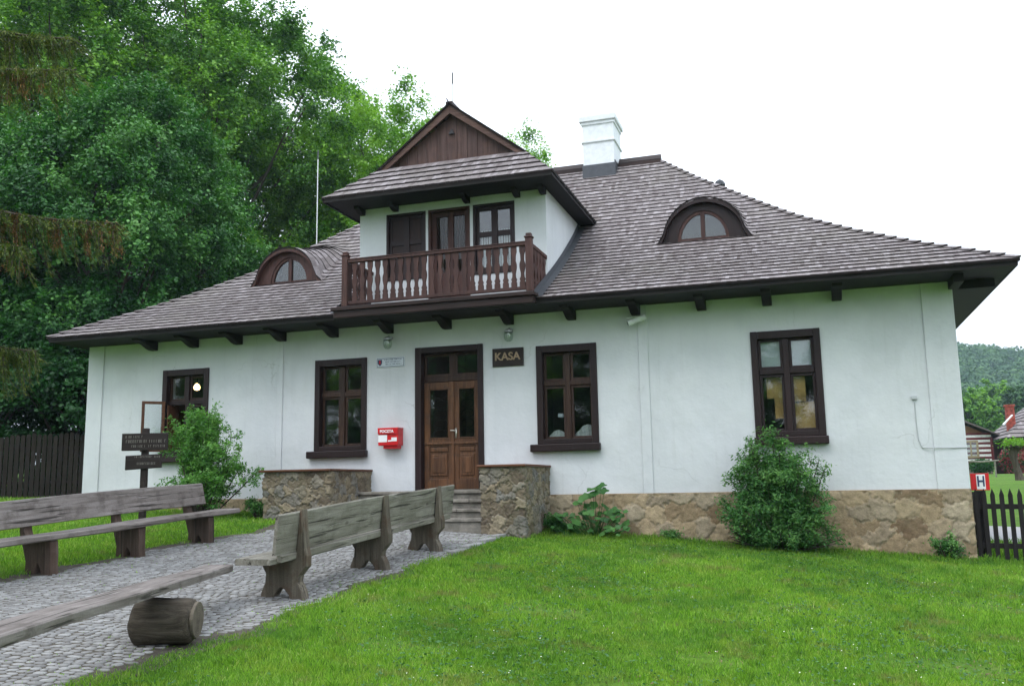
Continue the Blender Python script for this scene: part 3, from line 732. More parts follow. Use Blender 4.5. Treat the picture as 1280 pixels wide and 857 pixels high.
# front slope
def pos_front(x, t, tl):
    y = EY0+t; b = float(P_(t)); 
    if y < 1.2: return (x, y, b)
    return (x, y, b+(bump(x, y, b) if EY0+tl > 1.2 else 0))
rows_f = []
for (ta, tb) in rows: rows_f.append((ta, tb))
V, F, R, FB = [], [], [], []
def skip_front(x, t, tl):
    y = EY0+t; z = float(P_(t))
    if DX0-.0 < x < DX1+.0 and y < 3.2: return True
    if y > 0 and dormer_z(x, y) > z+.10 and y > 1.2 and DX0-.3 < x < DX1+.3 and (DX0 < x < DX1): return True
    for e in EYE:
        if abs(x-e[0]) < e[4]*1.2 and EY0+tl < e[1] < y+.5*(STEP*.76): return False
    return False
def rows_split():
    # rows that straddle an eyebrow face get cut there
    out_ = []
    for (ta, tb) in rows: out_.append((ta, tb))
    return out_
def pos_f2(x, t, tl):
    y = EY0+t; b = float(P_(t)); h = 0.
    for e in EYE:
        if abs(x-e[0]) > e[4]*2.2: continue
        tf = e[1]-EY0
        if tl < tf-.0001:                       # row starts below this face: stays on the plain slope
            if t > tf and abs(x-e[0]) < e[4]*1.26: y = min(y, e[1]+.02); b = float(P_(y-EY0))
            return (x, y, b)
        h = bump(x, max(y, e[1]), b)
    return (x, y, b+h)
shingles(rows_split(), pos_f2, lambda t: EX0+t, lambda t: EX1-t, skip_front, .1, collect=(V, F, R, FB))
# first arch course right at each eyebrow face
for e in EYE:
    tf = e[1]-EY0; tn = [b for a, b in rows if b > tf+.02][0]
    shingles([(tf-.06, tn)], lambda x, t, tl, e=e: (x, EY0+t, e[2]+arch(e, x)+.30*max(0, EY0+t-e[1])+.012 if (arch(e, x) > .05) else float(P_(t))+.01),
             lambda t, e=e: e[0]-e[4]*1.24, lambda t, e=e: e[0]+e[4]*1.24, lambda x, t, tl: False, .1, width=.07, lift=.02, jit=.004, collect=(V, F, R, FB))
# hips (left, right) and back
shingles(rows, lambda a, t, tl: (EX1-t, a, float(P_(t))), lambda t: EY0+t, lambda t: EY1-t, lambda *a: False, .1, collect=(V, F, R, FB), width=.14)
shingles(rows, lambda a, t, tl: (EX0+t, a, float(P_(t))), lambda t: EY0+t, lambda t: EY1-t, lambda *a: False, .1, collect=(V, F, R, FB), width=.14)
shingles(rows, lambda a, t, tl: (a, EY1-t, float(P_(t))), lambda t: EX0+t, lambda t: EX1-t, lambda *a: False, .1, collect=(V, F, R, FB), width=.3)
roof = shingle_obj('roof', (V, F, R, FB), house)
# hip capping shingles
mb = MB()
def hipcap(sx):
    for i in range(nrow):
        t = srow[i]; t2 = srow[i+1]+.03
        for sgn in (0,):
            x = (EX1-t) if sx > 0 else (EX0+t); x2 = (EX1-t2) if sx > 0 else (EX0+t2)
            z, z2 = float(P_(t))+.05, float(P_(t2))+.02
            y, y2 = EY0+t, EY0+t2; w_ = .07
            mb.add([(x-w_*sx, y-.02, z-.004), (x+.02*sx, y-.02, z+.012), (x2+.02*sx, y2, z2+.01), (x2-w_*sx, y2-.0, z2-.01)], [(0, 1, 2, 3)], random.random())
            mb.add([(x+.02*sx, y-.02, z+.012), (x+.02*sx, y+w_, z-.004), (x2+.02*sx, y2+w_, z2-.01), (x2+.02*sx, y2, z2+.01)], [(0, 1, 2, 3)], random.random())
for sx_ in (1, -1): mb = MB(); hipcap(sx_); mb.build('hip_capping', M_SHING, roof)
# ridge boards
mb = MB(); RY = 5.37
mb.prism([(RY-.14, 7.98), (RY, 8.16), (RY+.14, 7.98), (RY+.11, 7.94), (RY, 8.10), (RY-.11, 7.94)], 'x', -9.1, -4.86)
mb.prism([(RY-.14, 7.98), (RY, 8.16), (RY+.14, 7.98), (RY+.11, 7.94), (RY, 8.10), (RY-.11, 7.94)], 'x', -4.02, -2.98)
mb.box(-9.1, -4.86, RY-.15, RY-.12, 7.86, 8.01); mb.box(-4.02, -2.98, RY-.15, RY-.12, 7.86, 8.01)
mb.build('ridge_board', M_DARK, roof)
# soffit and eave edge
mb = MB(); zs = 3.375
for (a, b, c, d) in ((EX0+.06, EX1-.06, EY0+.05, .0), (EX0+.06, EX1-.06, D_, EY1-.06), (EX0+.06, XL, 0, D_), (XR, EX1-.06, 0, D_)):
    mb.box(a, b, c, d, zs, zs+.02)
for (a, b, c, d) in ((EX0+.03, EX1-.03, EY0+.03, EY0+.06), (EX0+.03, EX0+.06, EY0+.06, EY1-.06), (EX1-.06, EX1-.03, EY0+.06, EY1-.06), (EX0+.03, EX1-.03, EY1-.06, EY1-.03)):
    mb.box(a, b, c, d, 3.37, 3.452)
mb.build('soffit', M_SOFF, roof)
# brackets
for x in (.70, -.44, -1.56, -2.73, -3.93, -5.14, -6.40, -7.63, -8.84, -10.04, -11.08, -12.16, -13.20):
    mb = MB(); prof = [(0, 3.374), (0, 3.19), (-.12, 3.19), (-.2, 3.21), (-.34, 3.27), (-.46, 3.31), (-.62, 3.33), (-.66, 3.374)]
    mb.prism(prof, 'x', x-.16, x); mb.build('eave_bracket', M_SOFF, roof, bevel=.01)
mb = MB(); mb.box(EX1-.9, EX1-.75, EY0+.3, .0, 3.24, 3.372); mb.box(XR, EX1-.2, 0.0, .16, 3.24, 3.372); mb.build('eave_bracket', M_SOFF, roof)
# chimney
mb = MB(); cx0, cx1, cy0, cy1 = -4.83, -4.05, 4.9, 5.78
mb.box(cx0, cx1, cy0, cy1, 7.4, 9.02); mb.box(cx0-.035, cx1+.035, cy0-.035, cy1+.035, 8.50, 8.56); mb.box(cx0-.03, cx1+.03, cy0-.03, cy1+.03, 8.96, 9.04); mb.box(cx0-.07, cx1+.07, cy0-.07, cy1+.07, 9.04, 9.17); mb.box(cx0-.04, cx1+.04, cy0-.04, cy1+.04, 9.17, 9.21)
mb.build('chimney', M_CHIM, roof, bevel=.01)
mb = MB(); mb.box(cx0-.02, cx1+.02, cy0-.02, cy0, 7.60, 7.93); mb.box(cx1, cx1+.02, cy0, cy1, 7.6, 8.0); mb.build('chimney_flashing', M_LEAD, roof)
# vent cowl and roof light
mb = MB(); vx, vy, vz = -1.60, 4.9, 6.85; mb.box(vx-.08, vx+.18, vy-.1, vy+.14, vz-.35, vz+.1)
mb.build('vent_base', M_BARGE, roof)
mb = MB(); mb.lathe([(.09, 0), (.09, .10), (.13, .10), (.13, .15), (.10, .17), (.10, .2), (.03, .25), (0, .27)], (vx+.02, vy, vz+.08), 14); mb.build('vent_cowl', M_LEAD, roof, smooth=False)
mb = MB(); mb.prism([(.05, 4.99), (.62, 4.89), (.62, 5.02), (.05, 5.14)], 'y', 2.05, 2.5); mb.build('roof_light', M_BARGE, roof)

# eyebrow windows
for k, e in enumerate(EYE):
    us = np.linspace(-1.2, 1.2, 51); xs_ = e[0]+us*e[4]; yf = e[1]
    zb_ = e[2]-.03
    # curved trim board following the arch
    mb = MB()
    for yo, th, y2 in ((-.05, .045, .10),):
        P = [(x, zb_+arch(e, x)) for x in xs_]
        for (a, b) in zip(P[:-1], P[1:]):
            mb.add([(a[0], yf+yo, a[1]+.02), (b[0], yf+yo, b[1]+.02), (b[0], yf+yo, max(zb_, b[1]-.05)), (a[0], yf+yo, max(zb_, a[1]-.05)),
                    (a[0], yf+y2, a[1]+.02), (b[0], yf+y2, b[1]+.02), (b[0], yf+y2, max(zb_, b[1]-.05)), (a[0], yf+y2, max(zb_, a[1]-.05))],
                   [(0, 1, 2, 3), (3, 2, 6, 7), (0, 4, 5, 1), (0, 3, 7, 4), (1, 5, 6, 2)], .5)
    eb = mb.build('eyebrow_window', M_BALC if k else M_TRIM, house)
    eb['label'] = 'eyebrow roof window %s the balcony dormer' % ('left of' if k else 'right of')
    # face board with half-round opening
    hw, hh, xc = (.50, .60, e[0]-.02) if k == 0 else (.48, .60, e[0]+.05)
    zo = e[2]+.04; n = 40; mb = MB(); yb = yf+.06
    inner = [(xc+hw*math.cos(a), zo+hh*math.sin(a)) for a in np.linspace(math.pi, 0, n)]
    outer = []
    for i in range(n):
        x = e[0]-e[4]*1.12+(2*e[4]*1.12)*i/(n-1); outer.append((x, max(zb_, zb_+arch(e, x)-.01)))
    for i in range(n-1):
        mb.add([(inner[i][0], yb, inner[i][1]), (outer[i][0], yb, outer[i][1]), (outer[i+1][0], yb, outer[i+1][1]), (inner[i+1][0], yb, inner[i+1][1])], [(0, 1, 2, 3)], .5)
        mb.add([(inner[i][0], yb, inner[i][1]), (inner[i+1][0], yb, inner[i+1][1]), (inner[i+1][0], yb+.1, inner[i+1][1]), (inner[i][0], yb+.1, inner[i][1])], [(0, 1, 2, 3)], .5)
    mb.box(e[0]-e[4]*1.1, e[0]+e[4]*1.1, yb, yb+.05, zb_-.25, zo)
    mb.build('surround', M_BALC if k else M_TRIM, eb)
    mb = MB(); yg = yb+.05
    for i in range(n-1):
        a, b = inner[i], inner[i+1]; a2 = (xc+(a[0]-xc)*.88, zo+(a[1]-zo)*.90); b2 = (xc+(b[0]-xc)*.88, zo+(b[1]-zo)*.90)
        mb.add([(a[0], yg-.03, a[1]), (b[0], yg-.03, b[1]), (b2[0], yg-.03, b2[1]), (a2[0], yg-.03, a2[1]), (a2[0], yg+.03, a2[1]), (b2[0], yg+.03, b2[1])], [(0, 1, 2, 3), (3, 2, 5, 4)], .5)
    mb.box(xc-.04, xc+.04, yg-.04, yg+.02, zo, zo+hh*.97); mb.box(xc-hw, xc+hw, yg-.035, yg+.02, zo-.01, zo+.06)
    mb.build('sash', M_BALC, eb)
    for sgn in (-1, 1):
        A = [(xc, zo+.02)]+[(xc+sgn*hw*.94*math.cos(a), zo+.02+hh*.93*math.sin(a)) for a in np.linspace(0, math.pi/2, 14)]
        mb = MB(); mb.prism(A, 'y', yg, yg+.006); mb.build('pane', M_GLASS, eb)
    mb = MB(); mb.add([(xc-hw, yb+.5, zo), (xc+hw, yb+.5, zo), (xc+hw, yb+.5, zo+hh), (xc-hw, yb+.5, zo+hh)], [(0, 1, 2, 3)]); mb.box(xc-hw, xc+hw, yb+.1, yb+.5, zo-.03, zo-.01)
    mb.build('attic_backing', M_ROOM, eb)

# --- dormer
OP = [(-7.80, -6.945, 4.25, 5.62), (-6.89, -6.01, 3.60, 5.62), (-5.945, -5.09, 4.22, 5.62)]
mb = wall_sheet(DX0, DX1, 3.55, 5.79, OP, 0, .16)
for x in (DX0, DX1):
    yb_ = [0., .4, .8, 1.2, 1.6, 2.0, 2.4, 2.8, 3.1]
    for p, q in zip(yb_[:-1], yb_[1:]):
        mb.add([(x, p, float(P_(p-EY0))-.25), (x, q, float(P_(q-EY0))-.25), (x, q, 5.79), (x, p, 5.79)], [(0, 1, 2, 3)])
dorm = mb.build('dormer', M_PLASTER, house)
mb = MB(); mb.add([(DX0+.1, .3, 3.6), (DX1-.1, .3, 3.6), (DX1-.1, 2.4, 3.6), (DX0+.1, 2.4, 3.6), (DX0+.1, .3, 5.75), (DX1-.1, .3, 5.75), (DX1-.1, 2.4, 5.75), (DX0+.1, 2.4, 5.75)], [(0, 1, 2, 3), (4, 7, 6, 5), (1, 5, 6, 2), (2, 6, 7, 3), (3, 7, 4, 0)]); mb.build('dormer_room', M_ROOM, dorm)
for k, (a, b, c, d) in enumerate(OP):
    t = .05; yr = .04 if k != 1 else .09
    q = MB(); q.box(a, a+t, -.01, yr+.05, c, d); q.box(b-t, b, -.01, yr+.05, c, d); q.box(a+t, b-t, -.01, yr+.05, d-t, d); q.box(a+t, b-t, -.02, yr+.05, c, c+.07)
    xm = (a+b)/2
    cells = []
    if k == 1:
        q.box(a+t, a+t+.09, yr, yr+.05, c+.07, d-t); q.box(b-t-.09, b-t, yr, yr+.05, c+.07, d-t); q.box(xm-.06, xm+.06, yr-.01, yr+.045, c+.07, d-t)
        q.box(a+t+.09, xm-.06, yr, yr+.05, c+.07, 4.35); q.box(xm+.06, b-t-.09, yr, yr+.05, c+.07, 4.35)
        q.box(a+t+.09, xm-.06, yr, yr+.05, d-t-.09, d-t); q.box(xm+.06, b-t-.09, yr, yr+.05, d-t-.09, d-t)
        cells = [(a+t+.09, xm-.06, 4.35, d-t-.09), (xm+.06, b-t-.09, 4.35, d-t-.09)]
    else:
        q.box(a+t, a+t+.06, yr, yr+.05, c+.07, d-t); q.box(b-t-.06, b-t, yr, yr+.05, c+.07, d-t); q.box(xm-.06, xm+.06, yr-.01, yr+.045, c+.07, d-t)
        zm = 5.02
        for (l, r_) in ((a+t+.06, xm-.06), (xm+.06, b-t-.06)):
            q.box(l, r_, yr-.002, yr+.047, zm-.05, zm+.05); q.box(l, r_, yr-.002, yr+.047, c+.07, c+.14); q.box(l, r_, yr-.002, yr+.047, d-t-.07, d-t)
            cells += [(l, r_, c+.14, zm-.05), (l, r_, zm+.05, d-t-.07)]
    fo = q.build('balcony_door' if k == 1 else 'dormer_window', M_TRIM if k != 1 else M_BALC, house, bevel=.005)
    for (l, r_, z0, z1) in (cells if k else []):
        g = MB(); g.box(l-.003, r_+.003, yr+.02, yr+.026, z0-.003, z1+.003); g.build('pane', M_GLASS if k == 2 else M_GLASSD, fo)
    if k == 0:
        for (l, r_, z0, z1) in cells: g = MB(); g.box(l-.002, r_+.002, yr+.018, yr+.03, z0-.002, z1+.002); g.build('shutter_panel', M_DARKZ, fo)
    if k != 0:
        g = MB()
        for s_ in range(12): x = a+.12+s_*(b-a-.24)/12; g.box(x, x+.03, yr+.10+.01*(s_ % 2), yr+.11+.01*(s_ % 2), c+.1, d-.5 if k == 2 else d-.1)
        g.build('curtain', M_CURT if k == 2 else M_BALC, fo)
# dormer roof
V, F, R, FB = [], [], [], []
GY = .15
dl = .22; rws = [(0, .19), (.19, .38), (.38, .57), (.57, .76), (.76, .97)]
def dpos(x, t, tl): return (x, -.8+t, 5.83+.85*t)
shingles(rws, dpos, lambda t: -8.83+t*.86, lambda t: -4.10-t*.86, lambda *a: False, .05, width=.085, collect=(V, F, R, FB), lift=.04)
side_t = [i*.165 for i in range(15)]; side_t = [t for t in side_t if t < 2.365]+[2.365]
def dz(t): return 5.83+.98*min(t, .82)+.74*max(0, t-.82)
for sg, xe in ((1, -8.83), (-1, -4.10)):
    shingles(list(zip(side_t[:-1], side_t[1:])), lambda y, t, tl, sg=sg, xe=xe: (xe+sg*t, y, dz(t)),
             lambda t: (-.8+t*1.16 if t < .82 else GY), lambda t: 5.3, lambda a, t, tl: a > 2.2 and P_(min(a-EY0, 6.3)) > dz(t)+.15, .1, width=.10, collect=(V, F, R, FB), lift=.04)
dro = shingle_obj('dormer_roof', (V, F, R, FB), house)
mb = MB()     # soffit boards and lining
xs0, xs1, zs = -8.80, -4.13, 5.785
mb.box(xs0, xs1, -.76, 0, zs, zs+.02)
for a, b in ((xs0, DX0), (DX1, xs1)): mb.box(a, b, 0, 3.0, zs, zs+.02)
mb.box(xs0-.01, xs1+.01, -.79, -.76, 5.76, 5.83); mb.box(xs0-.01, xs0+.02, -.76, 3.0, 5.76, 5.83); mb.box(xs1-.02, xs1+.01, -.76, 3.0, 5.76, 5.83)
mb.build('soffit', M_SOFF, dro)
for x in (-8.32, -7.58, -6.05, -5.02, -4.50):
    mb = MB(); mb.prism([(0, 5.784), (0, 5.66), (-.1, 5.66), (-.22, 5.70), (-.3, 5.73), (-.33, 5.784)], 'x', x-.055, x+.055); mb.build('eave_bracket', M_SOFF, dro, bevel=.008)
# gable triangle
gx0, gx1, gzb, gxa, gza = -8.01, -4.92, 6.64, -6.465, 7.785
mb = MB(); k = 13
for i in range(k):
    a = gx0+.12+(gx1-gx0-.24)*i/k; b = gx0+.12+(gx1-gx0-.24)*(i+1)/k-.008
    def zt_(x): return gzb+.03+(gza-gzb-.16)*(1-abs(x-gxa)/((gx1-gx0)/2-.12))
    P = [(a, gzb-.1), (b, gzb-.1), (b, max(gzb-.05, zt_(b)))]
    if a < gxa < b: P.append((gxa, zt_(gxa)))
    P.append((a, max(gzb-.05, zt_(a))))
    mb.prism(P, 'y', GY+.10, GY+.14+.006*random.random())
mb.build('gable_boards', M_GABLE, dro)
mb = MB(); mb.prism([(gxa-.06, 7.24), (gxa+.06, 7.24), (gxa, 7.35)], 'y', GY+.06, GY+.098); mb.build('gable_vent', M_BLACK, dro)
for sg in (-1, 1):
    xe = gx0 if sg < 0 else gx1
    mb = MB(); dx, dzz = gxa-xe, gza-gzb; 
    P = [(xe-sg*(-.10), gzb-.045), (gxa, gza+.03), (gxa, gza-.15), (xe-sg*.06, gzb-.09)]
    mb.prism(P, 'y', GY-.04, GY); mb.build('bargeboard', M_BARGE, dro, bevel=.005)
    mb = MB(); P = [(xe+sg*.12, gzb-.06), (gxa, gza+.075), (gxa, gza+.03), (xe+sg*.10, gzb-.10)]
    mb.prism(P, 'y', GY-.07, GY+.2); mb.build('verge_shingles', M_BUTT, dro)
mb = MB()
for i in range(30):     # ridge comb
    y = GY-.07+i*.17; mb.box(gxa-.07, gxa+.07, y, y+.16, gza+.03+.01*random.random(), gza+.09+.01*random.random())
mb.prism([(GY-.16, gza+.13), (GY-.02, gza+.06), (GY-.02, gza+.1)], 'x', gxa-.03, gxa-.01)
mb.build('ridge_board', M_DARK, dro)
# flashing along dormer walls
for x, sg in ((DX1, 1), (DX0, -1)):
    mb = MB()
    yb_ = np.linspace(-.93, 2.6, 16)
    for p, q in zip(yb_[:-1], yb_[1:]):
        zp, zq = float(P_(p-EY0)), float(P_(q-EY0))
        mb.add([(x+sg*.005, p, zp+.16), (x+sg*.005, q, zq+.16), (x+sg*.02, q, zq+.05), (x+sg*.02, p, zp+.05), (x+sg*.15, q, zq+.045), (x+sg*.15, p, zp+.045)], [(0, 1, 2, 3), (3, 2, 4, 5)], .5)
    mb.build('flashing', M_LEAD, roof)
# --- balcony
mb = MB(); BY = -1.10
mb.box(-8.40, -4.40, BY-.06, 0, 3.49, 3.565); mb.box(-8.36, -4.43, BY-.02, BY+.10, 3.36, 3.49); mb.box(-8.36, -4.43, BY+.10, 0, 3.40, 3.49)
bal = mb.build('balcony', M_DARK, house, bevel=.01); bal['label'] = 'balcony with turned wooden balusters below the dormer'
mb = MB(); mb.box(-8.05, -4.52, BY-.04, BY+.05, 4.40, 4.455); mb.box(-8.05, -4.52, BY-.02, BY+.03, 3.60, 3.66); mb.box(-8.07, -4.50, BY-.05, BY+.06, 4.455, 4.475)
for x in (-8.11, -4.49): mb.box(x-.03, x+.03, BY+.05, 0, 4.40, 4.47); mb.box(x-.02, x+.02, BY+.05, 0, 3.60, 3.66)
mb.build('handrail', M_BALC, bal, bevel=.006)
for x in (-8.12, -4.49):
    mb = MB(); mb.box(x-.06, x+.06, BY-.05, BY+.07, 3.565, 4.53); mb.box(x-.075, x+.075, BY-.065, BY+.085, 4.53, 4.565); mb.box(x-.05, x+.05, BY-.04, BY+.06, 4.565, 4.62); mb.build('railing_post', M_BALC, bal, bevel=.012)
def baluster_profile(hw):
    zs_ = [3.66, 3.74, 3.76, 3.80, 3.84, 3.90, 4.00, 4.04, 4.08, 4.14, 4.24, 4.30, 4.34, 4.40]
    ws_ = [1, 1, .75, 1.0, .62, .55, .95, 1.0, .95, .58, .68, 1., 1., 1.]
    return [(-w_*hw, z) for z, w_ in zip(zs_, ws_)]+[(w_*hw, z) for z, w_ in list(zip(zs_, ws_))[::-1]]
nb = 22
for i in range(nb):
    x = -8.0+(i+.5)*3.46/nb; hw = .052
    mb = MB(); mb.prism([(x+p, z) for p, z in baluster_profile(hw)], 'y', BY-.012, BY+.018); mb.build('baluster', M_BALC, bal)
for x in (-8.11, -4.49):
    for k in range(5):
        y = BY+.16+k*.2; mb = MB(); mb.prism([(y+p*1.5, z) for p, z in baluster_profile(.055)], 'x', x-.015, x+.015); mb.build('baluster', M_BALC, bal)

# conduit and small switch box on right wall
mb = MB(); mb.tube([(1.70, -.012, 1.48), (1.70, -.012, 1.1), (1.71, -.012, .82), (1.76, -.012, .68), (1.9, -.05, .67), (2.2, -.045, .665), (2.42, -.035, .665)], .007, 6); mb.box(1.66, 1.74, -.04, 0, 1.47, 1.52)
mb.build('cable_conduit', flat('pale_grey_cable', (.42, .44, .45), .6), house)
for (n_, xx, yy_, z0, z1, lab) in (('lightning_rod', -6.47, .3, 7.8, 8.56, 'short thin lightning rod at the peak of the dormer gable'), ('lightning_rod', -11.9, 4.35, 6.5, 9.05, 'tall thin white lightning rod behind the left end of the roof')):
    mb = MB(); mb.tube([(xx, yy_, z0-.2), (xx, yy_, z1)], .013, 6); o = mb.build(n_, M_WHITEP)
    o.data.transform(Matrix.Translation((-xx, -yy_, -z0))); o.location = (xx, yy_, z0); tag(o, lab, 'lightning rod')
    mb = MB(); mb.tube([(xx, yy_, z1-.22), (xx, yy_, z1+.03)], .016, 6); mb.build('rod_tip', M_LEAD, o)

# ------------------------------------------------------------------ stairs and parapets
st = empty('stone_steps', (-6.7, -.9, -.55), 'grey stone steps between the two rubble walls leading to the door', 'steps')
zt_s = [.12, -.035, -.19, -.345]; yn = [-.60, -.92, -1.24, -1.55]
for i, (z, y) in enumerate(zip(zt_s, yn)):
    mb = MB(); x = -8.12; y1 = 0 if i == 0 else yn[i-1]+.04
    while x < -5.29:
        wd = min(random.uniform(.55, .95), -5.272-x)
        if -5.272-(x+wd) < .25: wd = -5.272-x
        mb.box(x+.004, x+wd-.004, y+random.uniform(-.012, .012), y1-.045, z-.055, z+random.uniform(-.006, .003)); x += wd
    mb.box(-8.12, -5.272, y+.045, y1-.046, -.75, z-.056)
    mb.build('step', M_STEP, st, bevel=.012)
def parapet(x0, x1, y0, lab, capx0, capx1):
    t = empty('rubble_wall', ((x0+x1)/2, y0/2, -.6), lab, 'low wall', 'rubble walls either side of the steps')
    # displaced masonry body
    mb = MB(); n = 3; z0, z1 = -1.1, .50
    def sheet(p0, p1, nu, nv, nrm):
        us = np.linspace(0, 1, nu); vs = np.linspace(z0, z1, nv); V = []
        for v in vs:
            for u in us:
                p = p0*(1-u)+p1*u; dsp = .028*math.sin(p[0]*9+v*13)*math.sin(p[1]*11+v*7)+.012*math.sin(p[0]*27+p[1]*23+v*31)
                if u in (0, 1): dsp *= .0
                V.append((p[0]+nrm[0]*dsp, p[1]+nrm[1]*dsp, v))
        mb.add(V, [(j*nu+i, j*nu+i+1, (j+1)*nu+i+1, (j+1)*nu+i) for j in range(nv-1) for i in range(nu-1)], .5)
    a, b, c, d = (np.array(q) for q in ((x0, 0.), (x0, y0), (x1, y0), (x1, 0.)))
    mb.add([(x0, 0, z1), (x0, y0, z1), (x1, y0, z1), (x1, 0, z1)], [(0, 1, 2, 3)])
    rubble_obj('masonry', M_RUBP, t, [(x0, 0), (x0, y0), (x1, y0), (x1, 0)], -1.0, .502, .014, .20, .14, .035, int(abs(x0)*10))
    mb.build('wall_core', M_PARA, t)
    mb = MB(); mb.box(capx0, capx1, y0-.08, -.0, .505, .545); mb.build('cap_board', M_CAPW, t, bevel=.01)
parapet(-5.27, -4.53, -1.55, 'right hand rubble wall under a red brown board, beside the door steps', -5.34, -4.48)
parapet(-9.42, -8.13, -1.62, 'left hand rubble wall under a red brown board, next to the leafy shrub', -9.52, -8.07)
mb = MB()
y = -3.9
while y < -1.7:
    l_ = random.uniform(.5, .8); z = float(gz(-4.9, y+l_/2)); mb.box(-4.98, -4.84, y, y+l_-.012, z-.12, z+.045); y += l_
kb = mb.build('kerb', M_COB, bevel=.015); tag(kb, kind='structure')

# ------------------------------------------------------------------ wall things
def text_mesh(body, size, extrude, mat, parent, loc, name='lettering', xs=1., bold=0.):
    cu = bpy.data.curves.new(name, 'FONT'); cu.body = body; cu.size = size; cu.extrude = extrude; cu.offset = bold; cu.align_x = 'CENTER'; cu.align_y = 'CENTER'
    tmp = bpy.data.objects.new('tmp', cu); COL.objects.link(tmp); bpy.context.view_layer.update()
    me = bpy.data.meshes.new_from_object(tmp.evaluated_get(bpy.context.evaluated_depsgraph_get())); bpy.data.objects.remove(tmp)
    me.transform(Matrix.Diagonal((xs, 1, 1, 1))); me.transform(Matrix.Rotation(math.pi/2, 4, 'X')); me.materials.clear(); me.materials.append(mat)
    o = bpy.data.objects.new(name, me); COL.objects.link(o); o.parent = parent; o.location = Vector(loc)-Vector(root_loc(parent)); return o
def strokes(mb, x0, x1, z, h, y, rs, th=.006):
    x = x0
    while x < x1:
        if rs.random() < .14: x += h*.6; continue
        k = rs.integers(0, 4); w_ = h*.5
        mb.box(x, x+th, y-.003, y, z, z+h)
        if k > 0: mb.box(x+th, x+w_, y-.003, y, z+h-th, z+h)
        if k > 1: mb.box(x+th, x+w_, y-.003, y, z, z+th)
        if k == 2: mb.box(x+w_-th, x+w_, y-.003, y, z+th, z+h-th)
        if k == 3: mb.box(x+th, x+w_*.8, y-.003, y, z+h*.45, z+h*.45+th)
        x += h*.78
# KASA board
ks = empty('ticket_sign', (-5.267, 0, 2.577), 'dark wooden board reading KASA, right of the door', 'sign')
mb = MB(); mb.box(-5.573, -4.961, -.035, -.004, 2.405, 2.75); mb.build('board', M_SIGN, ks, bevel=.006)
text_mesh('KASA', .205, .008, M_TAN, ks, (-5.275, -.042, 2.585), xs=1.0, bold=.004)
# plaque
pq = empty('enamel_plaque', (-7.694, 0, 2.62), 'small pale enamel plaque with a shield, left of the door', 'plaque')
mb = MB(); mb.box(-8.0, -7.39, -.02, -.004, 2.525, 2.72); mb.build('plate', M_PLAQ, pq, bevel=.004)
mb = MB(); e_ = .008
mb.box(-7.985, -7.405, -.024, -.02, 2.705-e_, 2.705); mb.box(-7.985, -7.405, -.024, -.02, 2.54, 2.54+e_); mb.box(-7.985, -7.985+e_, -.024, -.02, 2.54+e_, 2.705-e_); mb.box(-7.405-e_, -7.405, -.024, -.02, 2.54+e_, 2.705-e_); mb.build('border', M_BLUE, pq)
mb = MB(); mb.prism([(-7.965, 2.68), (-7.875, 2.68), (-7.875, 2.61), (-7.895, 2.575), (-7.92, 2.56), (-7.945, 2.575), (-7.965, 2.61)], 'y', -.025, -.02); mb.build('shield', M_BLUE, pq)
mb = MB(); mb.prism([(-7.93, 2.665), (-7.91, 2.665), (-7.9, 2.62), (-7.915, 2.59), (-7.935, 2.6), (-7.94, 2.63)], 'y', -.028, -.025); mb.build('shield_device', M_RED, pq)
mb = MB(); rs = np.random.default_rng(3)
for z, a, b in ((2.665, -7.84, -7.46), (2.62, -7.80, -7.49), (2.575, -7.80, -7.47)): strokes(mb, a, b, z, .02, -.0205, rs, .004)
mb.build('lettering', M_BLUE, pq)
# mailbox
mbx = empty('post_box', (-7.64, 0, .9), 'bright red metal post box reading POCZTA mounted beside the door', 'mailbox')
mb = MB(); mb.prism([(-.23, .99), (0, .99), (0, 1.315), (-.19, 1.315), (-.23, 1.30)], 'x', -7.85, -7.43); mb.build('body', M_RED, mbx, bevel=.008)
mb = MB(); mb.box(-7.76, -7.46, -.19, -.02, .93, .992); mb.build('base', M_RED, mbx, bevel=.006)
mb = MB(); mb.box(-7.86, -7.42, -.245, 0, 1.312, 1.328); mb.box(-7.85, -7.43, -.252, -.24, 1.21, 1.32); mb.build('flap', M_RED, mbx, bevel=.004)
text_mesh('POCZTA', .072, .002, M_PAPER, mbx, (-7.66, -.256, 1.258), bold=.003)
mb = MB(); mb.box(-7.845, -7.66, -.235, -.231, 1.055, 1.19); mb.box(-7.57, -7.455, -.235, -.231, 1.065, 1.14); mb.box(-7.64, -7.572, -.235, -.231, 1.062, 1.09); mb.build('paper_label', M_PAPER, mbx)
# wall lamps
for (x, z, lab) in ((-7.70, 2.985, 'small glass wall lamp above the pale plaque, left of the door'), (-5.21, 2.97, 'small glass wall lamp above the KASA board, right of the door')):
    lo = empty('wall_lamp', (x, 0, z), lab, 'lamp', 'glass wall lamps by the door')
    mb = MB(); mb.lathe([(.05, .12), (.06, .10), (.085, .09), (.085, .06)], (x, -.14, z), 14); mb.tube([(x, 0, z+.12), (x, -.1, z+.14), (x, -.14, z+.11)], .018, 8); mb.lathe([(.05, -.02), (.05, .02)], (x, -.01, z+.12), 12); mb.build('fitting', M_STEEL, lo, smooth=False)
    mb = MB(); mb.lathe([(.078, .06), (.085, .03), (.088, -.04), (.07, -.09), (.035, -.115), (.0, -.12)], (x, -.14, z), 16); mb.build('glass_shade', M_LAMPG, lo, smooth=True)
    mb = MB(); mb.lathe([(.012, .06), (.028, .02), (.03, -.02), (.0, -.05)], (x, -.14, z), 10); mb.build('bulb', M_WHITEP, lo, smooth=True)
